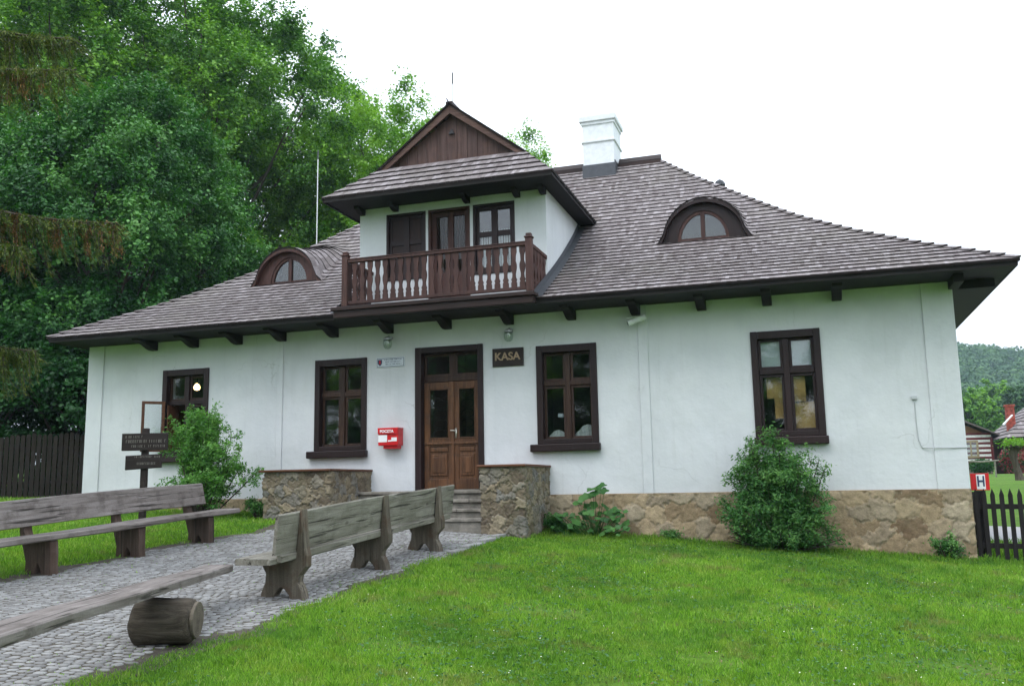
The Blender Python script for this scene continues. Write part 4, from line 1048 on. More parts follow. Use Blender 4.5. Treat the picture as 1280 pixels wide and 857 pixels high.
# security camera
sc_ = empty('security_camera', (-2.75, 0, 3.07), 'white bullet security camera under the eaves, pointing left', 'camera')
mb = MB(); mb.tube([(-2.70, 0, 3.10), (-2.72, -.12, 3.08)], .03, 10); mb.lathe([(.045, -.02), (.045, .02)], (-2.7, -.02, 3.10), 12); mb.build('mount', M_WHITEP, sc_)
mb = MB(); mb.tube([(-2.62, -.16, 3.13), (-2.93, -.22, 3.02)], .048, 14); mb.box(-2.96, -2.66, -.26, -.13, 3.115, 3.125); mb.build('housing', M_WHITEP, sc_, bevel=.006)
mb = MB(); mb.tube([(-2.925, -.219, 3.022), (-2.94, -.222, 3.016)], .038, 12); mb.build('lens', M_BLACK, sc_)
# lit bulb inside far left room
bl = empty('hanging_bulb', (-12.93, 1.0, 2.4), 'glowing ceiling bulb seen through the far left window', 'lamp')
mb = MB(); mb.tube([(-12.93, 1.0, 3.18), (-12.93, 1.0, 2.56)], .008, 6); mb.build('cord', M_BLACK, bl)
mb = MB(); mb.lathe([(0, -.07), (.055, -.05), (.075, .0), (.055, .05), (.02, .09)], (-12.93, 1.0, 2.48), 14); mb.build('bulb', M_BULB, bl, smooth=True)

# ------------------------------------------------------------------ benches
def bench(rootloc, slope, label, mirror, L0, L1, legs, mplank, mleg, seatw=.40):
    """local: x=0 front of seat, +x towards backrest; y along; rotation about x axis follows the slope"""
    t = empty('park_bench', rootloc, label, 'bench', 'long rustic plank benches along the path', rot=(math.atan(slope), 0, math.pi if False else 0))
    s = -1 if mirror else 1
    def B(mb_, poly, y0, y1): mb_.prism([(s*p, z) for p, z in poly], 'y', y0, y1)
    mb = MB()
    # seat plank, slightly wavy, built in segments
    ys_ = np.linspace(L0, L1, 26); V = []
    sec = [(-.02, .395), (-.035, .41), (-.03, .455), (-.01, .463), (seatw-.03, .46), (seatw-.015, .45), (seatw-.02, .40)]
    for y in ys_:
        for p, z in sec: V.append((s*(p+.008*math.sin(y*3)), y, z+.006*math.sin(y*2.1+p*3)))
    n = len(sec); F = [(i*n+j, i*n+(j+1) % n, (i+1)*n+(j+1) % n, (i+1)*n+j) for i in range(len(ys_)-1) for j in range(n)]+[list(range(n)), list(range((len(ys_)-1)*n, len(ys_)*n))]
    mb.add(V, F, .5); mb.build('seat', mplank, t, local=True)
    mb = MB(); V = []
    b0, b1 = (L0+.02, L1-.02) if not mirror else (L0-.3, L1-.32)
    ys_ = np.linspace(b0, b1, 26); sec = [(.385, .505), (.42, .50), (.475, .90), (.465, .915), (.435, .912)]
    if mirror: sec = [(.355, .56), (.39, .55), (.46, .86), (.45, .87), (.42, .865)]
    n = len(sec)
    for y in ys_:
        for p, z in sec: V.append((s*(p+.006*math.sin(y*2.6)), y, z+.008*math.sin(y*1.3+2)))
    F = [(i*n+j, i*n+(j+1) % n, (i+1)*n+(j+1) % n, (i+1)*n+j) for i in range(len(ys_)-1) for j in range(n)]+[list(range(n)), list(range((len(ys_)-1)*n, len(ys_)*n))]
    mb.add(V, F, .6); mb.build('backrest', mplank, t, local=True)
    if not mirror:
        mb = MB(); mb.prism([(.36, .415), (.43, .41), (.44, .485), (.375, .492)], 'y', L0+.12, L1-.1); mb.build('rear_rail', mplank, t, local=True, bevel=.01)
    for y in legs:
        mb = MB()
        prof = [(-.02, -.08), (.0, .06), (.05, .17), (.06, .26), (.02, .33), (.02, .392), (.375, .392), (.43, .50), (.478, .91), (.50, .93), (.525, .52), (.545, .44), (.54, .33), (.45, .23), (.44, .17), (.49, .08), (.52, -.08), (.36, -.08), (.33, .04), (.28, .10), (.24, .115), (.20, .09), (.15, .02), (.13, -.08)]
        if mirror: prof = [(.0, -.08), (.015, .1), (.01, .25), (.02, .392), (.36, .392), (.40, .5), (.47, .85), (.50, .86), (.47, .45), (.42, .3), (.38, .15), (.40, -.08), (.26, -.08), (.235, .06), (.20, .13), (.16, .06), (.14, -.08)]
        B(mb, prof, y-.065, y+.065)
        mb.build('leg', mleg, t, local=True, bevel=.018)
    return t
bench((-5.62, -5.5, float(gz(-5.4, -5.5))+.0), .058, 'grey weathered plank bench with its back to the lawn, in front of the steps', False, -2.45, 2.45, (-1.98, .02, 1.78), M_BENCHY, M_LEGZ)
bench((-8.40, -5.9, float(gz(-8.5, -5.9))), .055, 'brown weathered plank bench beyond the cobbled path, cut by the left edge', True, -2.9, 2.0, (-1.6, -.12, 1.36), M_BENCHB, M_LEGB, .38)
# log bench without back
lx, ly = -5.13, -9.98; ang = math.atan2(-5.70+4.30, -8.0+12.2)   # direction of plank in plan
lb = empty('log_bench', (lx, ly, float(gz(lx, ly))+.05), 'backless bench of one thick plank resting on a dark split log', 'bench', None, (0, 0, math.radians(19.0)))
mb = MB(); V = []; sec = [(-.14, .43), (-.15, .44), (-.145, .495), (-.13, .503), (.14, .50), (.15, .49), (.148, .432)]
ys_ = np.linspace(-3.2, 2.05, 30); n = len(sec)
for y in ys_:
    for p, z in sec: V.append((p+.006*math.sin(y*2.2), y, z+.004*math.sin(y*3)))
F = [(i*n+j, i*n+(j+1) % n, (i+1)*n+(j+1) % n, (i+1)*n+j) for i in range(29) for j in range(n)]+[list(range(n)), list(range(29*n, 30*n))]
mb.add(V, F, .3); mb.build('seat', M_BENCHB, lb, local=True)
for yy_ in (.42, -3.0):
    mb = MB(); V = []; m = 30; rsl = np.random.default_rng(int(10+yy_)); ph = rsl.uniform(0, 6, 6)
    prof = [(-.215, .06), (-.21, .13), (-.195, .165)]+[(x, .185) for x in np.linspace(-.16, .24, 14)]+[(.27, .175), (.295, .14), (.305, .06)]
    for x, r_ in prof:
        for j in range(m):
            a = 2*math.pi*j/m; fac = .03*math.sin(2*a+ph[0])+.03*math.sin(3*a+ph[1]+x*2)+.03*math.sin(7*a+ph[2]+x*9)+.018*math.sin(13*a+ph[3]-x*14)+rsl.normal()*.008
            rr = r_*(1+fac*.8+.02*math.sin(x*5+ph[4])); end = .008*math.sin(3*a+ph[5]) if (x < -.19 or x > .28) else 0
            zz = min(.205+rr*math.sin(a), .43); V.append((x+end, yy_+rr*1.05*math.cos(a), zz-.03))
    F = [(i*m+j, i*m+(j+1) % m, (i+1)*m+(j+1) % m, (i+1)*m+j) for i in range(len(prof)-1) for j in range(m)]+[list(range(m)), list(range((len(prof)-1)*m, len(prof)*m))]
    mb.add(V, F, .4); mb.build('log_support', M_LOG, lb, local=True, smooth=True)
    mb = MB(); mb.prism([(yy_+.150*math.cos(a)*(1+.04*math.sin(3*a)), .178+.148*math.sin(a)*(1+.05*math.sin(2*a))) for a in np.linspace(0, 6.283, 22)[:-1]], 'x', .29, .322); mb.build('cut_end', M_LOGEND, lb, local=True, bevel=.008)

# ------------------------------------------------------------------ signpost
sx, sy = -9.74, -4.45
sp = empty('signpost', (sx, sy, float(gz(sx, sy))), 'brown wooden signpost with two carved boards beside the leafy shrub', 'signpost', None, (0, 0, math.radians(14)))
mb = MB(); mb.prism([(-.045, -.045), (.045, -.045), (.045, .045), (-.045, .045)], 'z', -.3, 1.68); mb.build('post', M_SIGN, sp, local=True, bevel=.01)
mb = MB(); mb.prism([(-.34, 1.335), (.385, 1.335), (.385, 1.60), (-.34, 1.60)], 'y', -.085, -.045); bd1 = mb.build('board', M_SIGN, sp, local=True, bevel=.008)
mb = MB(); mb.prism([(-.27, 1.04), (.30, 1.07), (.30, 1.28), (-.27, 1.26)], 'y', -.085, -.045); bd2 = mb.build('board', M_SIGN, sp, local=True, bevel=.008)
rs = np.random.default_rng(11); mb = MB()
strokes(mb, -.30, -.02, 1.53, .035, -.0855, rs, .006); strokes(mb, -.27, .06, 1.455, .045, -.0855, rs, .008); strokes(mb, .10, .34, 1.455, .045, -.0855, rs, .008); strokes(mb, -.18, .05, 1.385, .035, -.0855, rs, .006); strokes(mb, .09, .35, 1.385, .035, -.0855, rs, .006)
mb.build('lettering', M_PALE, bd1, local=True); mb = MB(); strokes(mb, -.12, .27, 1.225, .03, -.0855, rs, .006); strokes(mb, -.08, .24, 1.12, .035, -.0855, rs, .006)
mb.build('lettering', M_PALE, bd2, local=True)

# ------------------------------------------------------------------ fences
def picket_fence(p0, p1, name, label, z0f, top, pw, gap, mat, pointed, rails, group=None, posts=True, jitter=0.):
    p0, p1 = np.array(p0), np.array(p1); L_ = np.linalg.norm(p1-p0); d_ = (p1-p0)/L_; nrm = np.array([d_[1], -d_[0]])
    t = empty(name, (p0[0], p0[1], float(z0f(*p0))), label, 'fence', group)
    s_ = 0.
    while s_ < L_-pw:
        a = p0+d_*s_; b = p0+d_*(s_+pw); z0 = float(z0f(*a)); zt = (top(a) if callable(top) else top)+random.uniform(-jitter, jitter)
        mb = MB(); c = (a+b)/2; zs2 = zt-(.10 if pointed else .04)
        ya = nrm*.0; yb = nrm*.022
        V = []
        for off in (ya, yb):
            V += [(*(a+off), z0+.03), (*(b+off), z0+.03), (*(b+off), zs2), (*(c+off), zt), (*(a+off), zs2)]
        mb.add(V, [(0, 1, 2, 3, 4), (9, 8, 7, 6, 5), (0, 5, 6, 1), (1, 6, 7, 2), (2, 7, 8, 3), (3, 8, 9, 4), (4, 9, 5, 0)])
        mb.build('picket', mat, t); s_ += pw+gap*(1+random.uniform(-.12, .12))
    for zr in rails:
        mb = MB(); V = []
        for (p_, e_) in ((p0, 0), (p1, 0)):
            z = (zr(p_) if callable(zr) else zr)
            for off, dz_ in ((-.04, -.04), (-.0015, -.04), (-.0015, .04), (-.04, .04)): V.append((*(p_+nrm*off), z+dz_))
        mb.add(V, [(0, 1, 5, 4), (1, 2, 6, 5), (2, 3, 7, 6), (3, 0, 4, 7), (0, 3, 2, 1), (4, 5, 6, 7)]); mb.build('rail', mat, t)
    return t
picket_fence((2.47, .20), (5.6, .12), 'picket_fence', 'black pointed picket fence starting at the right corner of the white house', gz, lambda p: .02-.02*(p[0]-2.4), .067, .058, M_FENCEB, True, (lambda p: -.262-.02*(p[0]-2.4), lambda p: -.875-.02*(p[0]-2.4)), 'wooden fences beside the house')
picket_fence((2.60, .55), (2.64, 2.0), 'picket_fence', 'short run of dark pickets going back behind the house corner', gz, -.05, .07, .09, M_FENCEB, True, (-.33, -.55, -.9), 'wooden fences beside the house')
picket_fence((-28.5, 1.4), (-15.2, 5.6), 'picket_fence', 'tall dark old board fence left of the white house', gz, lambda p: 1.82+.0*(p[0]), .12, .03, M_FENCEL, False, (.5, 1.45), 'wooden fences beside the house', jitter=.06)
# H sign on a post
hs = empty('fire_hydrant_sign', (2.60, .36, -1.1), 'red white and blue H sign on a dark post by the fence', 'sign')
mb = MB(); mb.box(2.54, 2.68, .345, .43, -1.15, -.02); mb.build('post', M_FENCEB, hs, bevel=.01)
mb = MB(); mb.box(2.47, 2.745, .325, .343, -.015, .255); mb.build('sign_plate', M_RED, hs, bevel=.004)
mb = MB(); mb.box(2.555, 2.685, .320, .3245, .002, .238); mb.build('white_panel', M_PAPER, hs)
text_mesh('H', .23, .002, M_BLUE, hs, (2.62, .316, .12), xs=.72, bold=.006)

# ------------------------------------------------------------------ vegetation generators
def leaf_quads(C_, N_, size, rs, asp=.62, fold=0.):
    """C_ centres, N_ normals (n,3); returns V (4n,3)"""
    n = len(C_); r_ = rs.normal(size=(n, 3)); a = np.cross(N_, r_); a /= np.linalg.norm(a, axis=1)[:, None]+1e-9; b = np.cross(N_, a)
    s_ = (size*rs.uniform(.6, 1.3, n))[:, None]
    V = np.stack([C_-a*s_*.5, C_+b*s_*asp*.5+a*s_*.05, C_+a*s_*.5, C_-b*s_*asp*.5+a*s_*.05], 1)
    V[:, 1] += N_*s_*fold; V[:, 3] += N_*s_*fold
    return V.reshape(-1, 3)
def quadF(n): return np.arange(4*n).reshape(-1, 4)
def unit(v): return v/(np.linalg.norm(v, axis=-1, keepdims=True)+1e-9)
def crown(seed, H, base, rx, ry, nb, per, size, mat, lobes=7, clump=.9, shape=1., fill=.55, droop=.15, name='crown'):
    """crown mesh: clumps on limbs, twig sprays with leaves; returns leaf mesh, wood mesh"""
    rs = np.random.default_rng(seed); cz = base+(H-base)*.5; hz = (H-base)*.5
    # lobed envelope
    ld = unit(rs.normal(size=(lobes, 3))); la = rs.uniform(.1, .3, lobes)
    def env(dv):
        e = .82+((np.maximum(0, dv@ld.T)**6)*la).sum(-1); return e
    dv = unit(rs.normal(size=(nb, 3))*[1, 1, 1.05]); dv[:, 2] = np.abs(dv[:, 2])*np.where(rs.random(nb) < .72, 1, -1)
    rad = env(dv)*np.where(rs.random(nb) < fill, rs.uniform(.82, 1.0, nb), rs.uniform(.35, .85, nb))
    P = dv*rad[:, None]*[rx, ry, hz]; P[:, 2] += cz
    taper = np.clip(1-.25*shape*(P[:, 2]-cz)/hz, .5, 1.3); P[:, :2] *= taper[:, None]
    # twigs
    nt_ = 7; base_p = np.repeat(P, nt_, 0); outd = unit(np.repeat(dv, nt_, 0)*[1, 1, .7]+rs.normal(size=(nb*nt_, 3))*.75+[0, 0, .25])
    ln = clump*rs.uniform(.6, 1.3, nb*nt_)
    tl = per//nt_; tt = rs.random((nb*nt_, tl))**.8
    C_ = base_p[:, None]+outd[:, None]*(ln[:, None, None]*tt[..., None])
    C_ = C_+rs.normal(size=C_.shape)*clump*.13; C_[..., 2] -= droop*clump*tt**2
    ctint = np.repeat(rs.uniform(0, 1, nb), nt_*tl); hgt = 0
    C_ = C_.reshape(-1, 3); N_ = unit(np.repeat(outd, tl, 0)*.5+rs.normal(size=C_.shape)*.55+[0, 0, .75])
    V = leaf_quads(C_, N_, size, rs, .7, .08)
    R_ = np.clip(.6*ctint+.45*rs.random(len(C_)), 0, 1)
    lm = fast_mesh(name, V, quadF(len(C_)), mat, np.repeat(R_, 4))
    # wood
    mb = MB(); tx = rs.normal(size=2)*.25
    trunk = [np.array([tx[0]*t*1.2+.15*math.sin(3*t), tx[1]*t*1.2+.1*math.cos(4*t), H*.86*t-.3]) for t in np.linspace(0, 1, 10)]
    r0 = H*.018+.06; mb.tube(trunk, [r0*(1.25 if i == 0 else 1)*(1-.88*i/9) for i in range(10)], 8)
    for i in rs.permutation(nb)[:min(nb, 46)]:
        p = P[i]; k = np.clip((p[2]-abs(p[0])*.3-base*.3)/(H)*9*.8, 1.5, 8.4); a = trunk[int(k)]; mid = a*.5+p*.5+[0, 0, -.15*np.linalg.norm(p-a)*.3]
        mid = mid+rs.normal(size=3)*.15
        mb.tube([a, (a*2+mid)/3+[0, 0, .1], mid, p], [r0*.32, r0*.25, r0*.16, .015], 5, cap=False)
    Vw = np.concatenate(mb.v); wm = fast_mesh('trunk', Vw, mb.f, M_BARK, np.concatenate(mb.r), True)
    return lm, wm
def tree(name, meshes, x, y, z, rz, sc, label, cat='tree', group=None, zs=None):
    t = empty(name, (x, y, z), label, cat, group, (0, 0, rz)); t.scale = (sc, sc, zs or sc)
    link_mesh('crown', meshes[0], t); link_mesh('trunk', meshes[1], t); return t

mesh_maple = crown(1, 14.5, 1.2, 5.6, 5.6, 430, 420, .135, L_MAPLE, 9, 1.0, .8, .7)
mesh_tall = crown(2, 23, 5, 6.5, 6.5, 380, 370, .16, L_LIME, 10, 1.25, .4, .6, .3)
mesh_light = crown(3, 19, 3, 5.2, 5.2, 300, 330, .155, L_LIGHT, 12, 1.15, .7, .65)
mesh_dark = crown(4, 6, .1, 3.2, 3.2, 220, 260, .13, L_DARK, 7, .75, .5, .7)
G = 'trees on the slope behind the house'
TR = [('maple_tree', mesh_maple, -22.6, 8.6, 0, .98, 'large blue green maple standing just left of the roof, behind the board fence'),
      ('maple_tree', mesh_maple, -29.5, 8.2, 2.1, 1.02, 'blue green maple at the far left edge behind the spruce branches'),
      ('tall_tree', mesh_tall, -33.0, 17.5, .5, 1.12, 'tallest yellow green tree rising above the left maple'),
      ('tall_tree', mesh_tall, -28.7, 21.0, 1.9, 1.12, 'tall yellow green tree behind the large maple, crown reaching the top edge'),
      ('tall_tree', mesh_tall, -40.0, 20.0, 3.3, 1.15, 'tall yellow green tree in the top left corner'),
      ('tall_tree', mesh_tall, -33.5, 29.5, 4.4, 1.22, 'tall tree seen through the gap between the two front giants'),
      ('light_green_tree', mesh_light, -19.6, 27.0, .4, 1.0, 'light green tree just left of the dormer gable'),
      ('light_green_tree', mesh_light, -24.5, 29.5, 2.4, 1.06, 'light green tree between the tall trees and the dormer gable'),
      ('light_green_tree', mesh_light, -14.2, 31.0, 1.1, .90, 'light green treetop showing between the dormer gable and the chimney'),
      ('light_green_tree', mesh_light, -17.2, 19.5, 5.1, .62, 'small light green tree whose foliage touches the left roof slope')]
TR += [('maple_tree', mesh_maple, -38.5, 6.5, 3.9, 1.05, 'blue green maple far beyond the left edge of the view'), ('tall_tree', mesh_tall, -50, 14, .9, 1.0, 'tall tree standing well beyond the left edge of the view')]
for (nme, ms, x, y, rz, sc, lab) in TR: tree(nme, ms, x, y, float(gz(x, y))-.1, rz, sc, lab, 'tree', G)
SH = [(-17.6, 7.8, .95, 'dark shrub between the fence and the left house corner'), (-21.0, 6.8, 1.05, 'dark shrub behind the middle of the board fence'), (-24.8, 6.0, 1.1, 'dark shrub behind the fence near the left edge'), (-18.6, 11.6, 1.15, 'dark shrub under the left eave, farther back than the rest'), (-28.6, 5.4, 1.2, 'dark shrub at the very left edge over the fence'), (-24.0, 13.0, 1.3, 'dark thicket shrub beneath the large maple')]
for k, (x, y, sc, lab) in enumerate(SH): tree('dark_shrub', mesh_dark, x, y, float(gz(x, y))-.1, k*1.3, sc, lab, 'shrub', 'dark shrubs behind the board fence')
# trees across the lane behind the viewer (they mirror in the window panes)
for k, x in enumerate((-40, -32, -25, -18, -11, -4, 5)):
    tree('roadside_tree', mesh_light if k % 2 else mesh_maple, x, -46-(k % 3)*2.5, float(gz(x, -46))-.2, k*1.7, (.72, 1.05)[k % 2 == 0], 'leafy tree standing opposite the house, seen only mirrored in the panes', 'tree', 'trees opposite the house')

for k, x in enumerate((-38, -30, -23, -17, -10, -3, 4)):  # unseen shrubs added so the panes mirror no bright sky below the crowns
    tree('reflection_shrub', mesh_dark, x, -43-(k % 2)*2, float(gz(x, -43))-.2, k*2.1, 1.15, 'dark shrub added behind the viewer to cover sky gaps mirrored in the panes', 'shrub', 'added shrubs behind the viewer')
# spruce at the left foreground: drooping boughs
def spruce():
    rs = np.random.default_rng(21); base = np.array([-10.6, -9.3, 0.])
    g0 = float(gz(base[0], base[1])); t = empty('spruce_tree', (base[0], base[1], g0), 'drooping spruce boughs with brown cones entering from the left edge', 'tree')
    mb = MB(); mb.tube([base+[0, 0, g0-.2], base+[.05, 0, 4], base+[0, .05, 9]], [.24, .17, .05], 10); mb.build('trunk', M_BARK, t, smooth=True)
    C_, N_, S_, Cc = [], [], [], []; wd = MB(); cone = []
    boughs = [((-7.05, -8.3, 3.06), 4.1, True), ((-7.75, -8.9, 2.72), 3.7, True), ((-8.0, -8.35, 1.70), 2.6, False), ((-7.35, -8.7, 4.72), 5.6, True), ((-7.8, -8.3, 5.35), 6.2, False), ((-8.2, -9.4, 1.25), 2.3, False), ((-8.0, -9.6, 4.3), 5.4, True), ((-8.6, -8.7, 2.2), 3.2, False),
              ((-11, -6.6, 3.2), 4.2, True), ((-12.8, -8.2, 3.4), 4.5, True), ((-13, -10.6, 2.6), 3.7, True), ((-10.9, -12, 3), 4.1, True), ((-11.4, -6.9, 5), 6, True), ((-12.6, -9.4, 5.2), 6.2, True), ((-10.2, -11.5, 5), 6, True), ((-9.2, -10.8, 6.2), 6.8, True), ((-9.4, -8.2, 6.8), 7.2, True), ((-11.4, -10, 7), 7.6, True), ((-8.9, -10.2, 1.4), 2.2, False)]
    for (tip, h0, cones) in boughs:
        tip = np.array(tip); a = base+[0, 0, h0]; L_ = np.linalg.norm(tip-a); n = 14
        u = np.linspace(0, 1, n); pts = a[None]*(1-u)[:, None]+tip[None]*u[:, None]; pts[:, 2] += -.25*np.sin(u*math.pi)*L_*.18+.22*np.maximum(0, u-.8)
        wd.tube(pts, np.linspace(.045, .008, n), 6)
        side = unit(np.cross(tip-a, [0, 0, 1.])); fw = unit(tip-a)
        for q in range(180):
            uu = rs.uniform(.25, 1.0); p = a*(1-uu)+tip*uu; p[2] += -.25*math.sin(uu*math.pi)*L_*.18+.22*max(0, uu-.8)
            s_ = rs.choice([-1, 1]); ln = rs.uniform(.15, .5)*(1.15-uu*.6)
            hang = rs.random() < .6
            dv = side*s_*rs.uniform(.2, 1)+fw*.6+np.array([0, 0, -1.6 if hang else -.15]); dv = unit(dv)
            brown = cones and uu > .45 and hang and rs.random() < .32
            if hang: ln *= 1.5
            if brown: ln *= .75
            m = int(ln*230)
            tt = rs.random(m); pp = p+dv*(tt*ln)[:, None]; pp[:, 2] -= (tt**2)*ln*.25
            C_.append(pp+rs.normal(size=pp.shape)*(.02 if brown else .017)); nd = unit(rs.normal(size=(m, 3))); N_.append(nd); S_.append(np.repeat(dv[None], m, 0)*.75+nd*.65); Cc.append(np.full(m, brown))
            wd.tube([p, p+dv*ln*.6, p+dv*ln+[0, 0, -ln*.25]], [.006, .004, .002], 4, cap=False)
    C_ = np.concatenate(C_); N_ = np.concatenate(N_); A_ = unit(np.concatenate(S_)); n = len(C_); Cc = np.concatenate(Cc)
    B_ = unit(np.cross(A_, N_)); l = rs.uniform(.03, .06, n)[:, None]; w_ = .005
    V = np.stack([C_-B_*w_, C_+A_*l-B_*w_*.3, C_+A_*l+B_*w_*.3, C_+B_*w_], 1)-np.array(t.location)
    for nm, mt, kk in (('needles', L_SPRUCE, ~Cc), ('brown_tips', L_CONE, Cc)):
        link_mesh(nm, fast_mesh(nm, V[kk].reshape(-1, 3), quadF(kk.sum()), mt, np.repeat(rs.random(kk.sum()), 4)), t)
    wd.build('boughs', M_BARK, t)
spruce()

# shrubs near the house
def shrub(name, seed, x, y, label, cat, stems, leafmat, size, per, asp=.4, spread=None, group=None):
    rs = np.random.default_rng(seed); z = float(gz(x, y)); t = empty(name, (x, y, z), label, cat, group); wd = MB(); Cs, Ns, Rs = [], [], []
    for (dx, dy, h, r_) in stems:
        b = np.array([x+dx*.18, y+dy*.18, z]); tip = np.array([x+dx, y+dy, z+h]); mid = (b+tip)/2+[dx*.12, dy*.12, h*.12]
        wd.tube([b, mid, tip], [.016, .011, .004], 5)
        k = int(per*h)
        for q in range(max(2, int(7*h))):
            u = rs.uniform(.25, 1.0); p = b*(1-u)**2+2*mid*u*(1-u)+tip*u*u; dv = unit(rs.normal(size=3)*[1, 1, .6]+[0, 0, .55]); ln = r_*rs.uniform(.5, 1.25)
            wd.tube([p, p+dv*ln*.5, p+dv*ln+[0, 0, -.03]], [.005, .004, .002], 4, cap=False)
            m = max(6, k//max(2, int(7*h))); tt = rs.random(m)**.7
            C_ = p+dv*(tt*ln)[:, None]+rs.normal(size=(m, 3))*size*.75; Cs.append(C_); Ns.append(unit(rs.normal(size=(m, 3))*.7+dv*.3+[0, -.2, .8])); Rs.append(np.clip(.5*rs.random()+.5*rs.random(m)+(.15 if u > .85 else 0), 0, 1))
    C_ = np.concatenate(Cs); N_ = np.concatenate(Ns); R_ = np.concatenate(Rs); keep = C_[:, 2] > z+.02
    keep &= C_[:, 1] < -.08
    C_, N_, R_ = C_[keep], N_[keep], R_[keep]
    V = leaf_quads(C_, N_, size, rs, asp, .06)-np.array(t.location)
    link_mesh('foliage', fast_mesh('foliage', V, quadF(len(C_)), leafmat, np.repeat(R_, 4)), t); wd.build('stems', M_BARK, t); return t
rs = np.random.default_rng(5)
stA = []
for i in range(34):
    a = rs.uniform(0, 6.28); r_ = rs.uniform(.1, .85); h = rs.uniform(1.5, 2.15)*(1-.16*r_) if i < 24 else rs.uniform(.6, 1.1)
    rr = r_ if i < 24 else rs.uniform(.8, 1.25)
    stA.append((rr*math.cos(a)*1.02+.05, rr*math.sin(a)*.55, h, .32))
shrub('leafy_shrub', 31, -11.0, -1.35, 'bright green airy shrub beside the left rubble wall, in front of the far left window', 'shrub', stA, L_BUSH, .062, 640)
stB = []
for i in range(40):
    a = rs.uniform(0, 6.28); r_ = rs.uniform(.05, 1.0); h = rs.uniform(1.35, 1.95)*(1-.2*r_*r_) if i < 30 else rs.uniform(.5, .9)
    stB.append((r_*math.cos(a)*.86, -abs(r_*math.sin(a))*.5, h, .26))
stB += [(rs.uniform(-.95, .95), -rs.uniform(.1, .55), rs.uniform(.25, .8), .26) for _ in range(26)]+[(rs.uniform(-.9, .9), -rs.uniform(.05, .5), rs.uniform(.15, .4), .2) for _ in range(30)]
stB += [(-.45, -.2, 1.9, .2), (.62, -.15, 1.55, .2), (-.75, -.2, 1.45, .2), (-.1, -.15, 1.98, .2)]
shrub('dense_shrub', 32, -.46, -.42, 'dense dark green bush growing against the stone plinth beneath the right window', 'shrub', [(a_, b_, h_*.95, r_) for a_, b_, h_, r_ in stB], L_ELDER, .07, 500, .34)
# broad-leaved mallow plant
def mallow():
    x, y = -3.62, -.42; z = float(gz(x, y)); t = empty('mallow_plant', (x, y, z), 'broad leaved mallow plant by the plinth right of the steps', 'plant'); rs = np.random.default_rng(8); mb = MB(); st_ = MB()
    spec = []
    for i in range(95):
        dx = rs.uniform(-.68, .60); hmax = .60 if dx < .05 else .62
        spec.append((dx, rs.uniform(-.38, .25), rs.uniform(.05, hmax*(1-.5*abs(dx))), rs.uniform(.05, .105)))
    spec += [(.02, -.1, .84, .13), (.15, -.02, .88, .12), (.08, -.15, .78, .11), (-.15, -.1, .68, .12), (-.05, .05, .72, .1), (.22, -.1, .80, .1), (-.25, -.12, .6, .1)]
    for (dx, dy, h, r_) in spec:
        c = np.array([x+dx, y+dy, z+h]); 
        if c[1] > -.1: c[1] = -.1-rs.random()*.1
        nrm = unit(np.array([rs.normal()*.4, -.55+rs.normal()*.3, .8])); a = unit(np.cross(nrm, [rs.normal(), rs.normal(), .2])); b = np.cross(nrm, a); m = 15
        V = [c-nrm*r_*.15]
        for j in range(m):
            an = 2*math.pi*j/m+.2; rr = r_*(.88+.14*math.cos(5*an)) if 0 < j < m-1 else r_*.5
            V.append(c+a*rr*math.cos(an)+b*rr*math.sin(an)+nrm*r_*.12*math.sin(3*an))
        mb.add(V, [(0, 1+j, 1+(j+1) % m) for j in range(m)], float(rs.random()))
        st_.tube([(x+dx*.3, min(y+dy*.3, -.12), z), c-nrm*r_*.16], [.006, .004], 4, cap=False)
    mb.build('leaves', L_HOLLY, t, smooth=True); st_.build('stems', L_HOLLY, t)
mallow()
for k, (x, y, sc, lab) in enumerate(((1.98, -.28, .30, 'small weed clump at the foot of the plinth near the right corner'), (-4.25, -.4, .28, 'low weeds between the right rubble wall and the mallow plant'), (-9.75, -1.3, .34, 'low green weeds at the foot of the left rubble wall'), (-2.3, -.2, .16, 'tiny weed at the plinth under the wall strip'))):
    st_ = [(rs.uniform(-.8, .8)*sc, -abs(rs.uniform(0, .5))*sc, sc*rs.uniform(.6, 1.2), .12) for _ in range(12)]
    shrub('wall_weed', 40+k, x, y, lab, 'weed', st_, L_ELDER, .045, 520, .5, None, 'weeds along the foot of the walls')

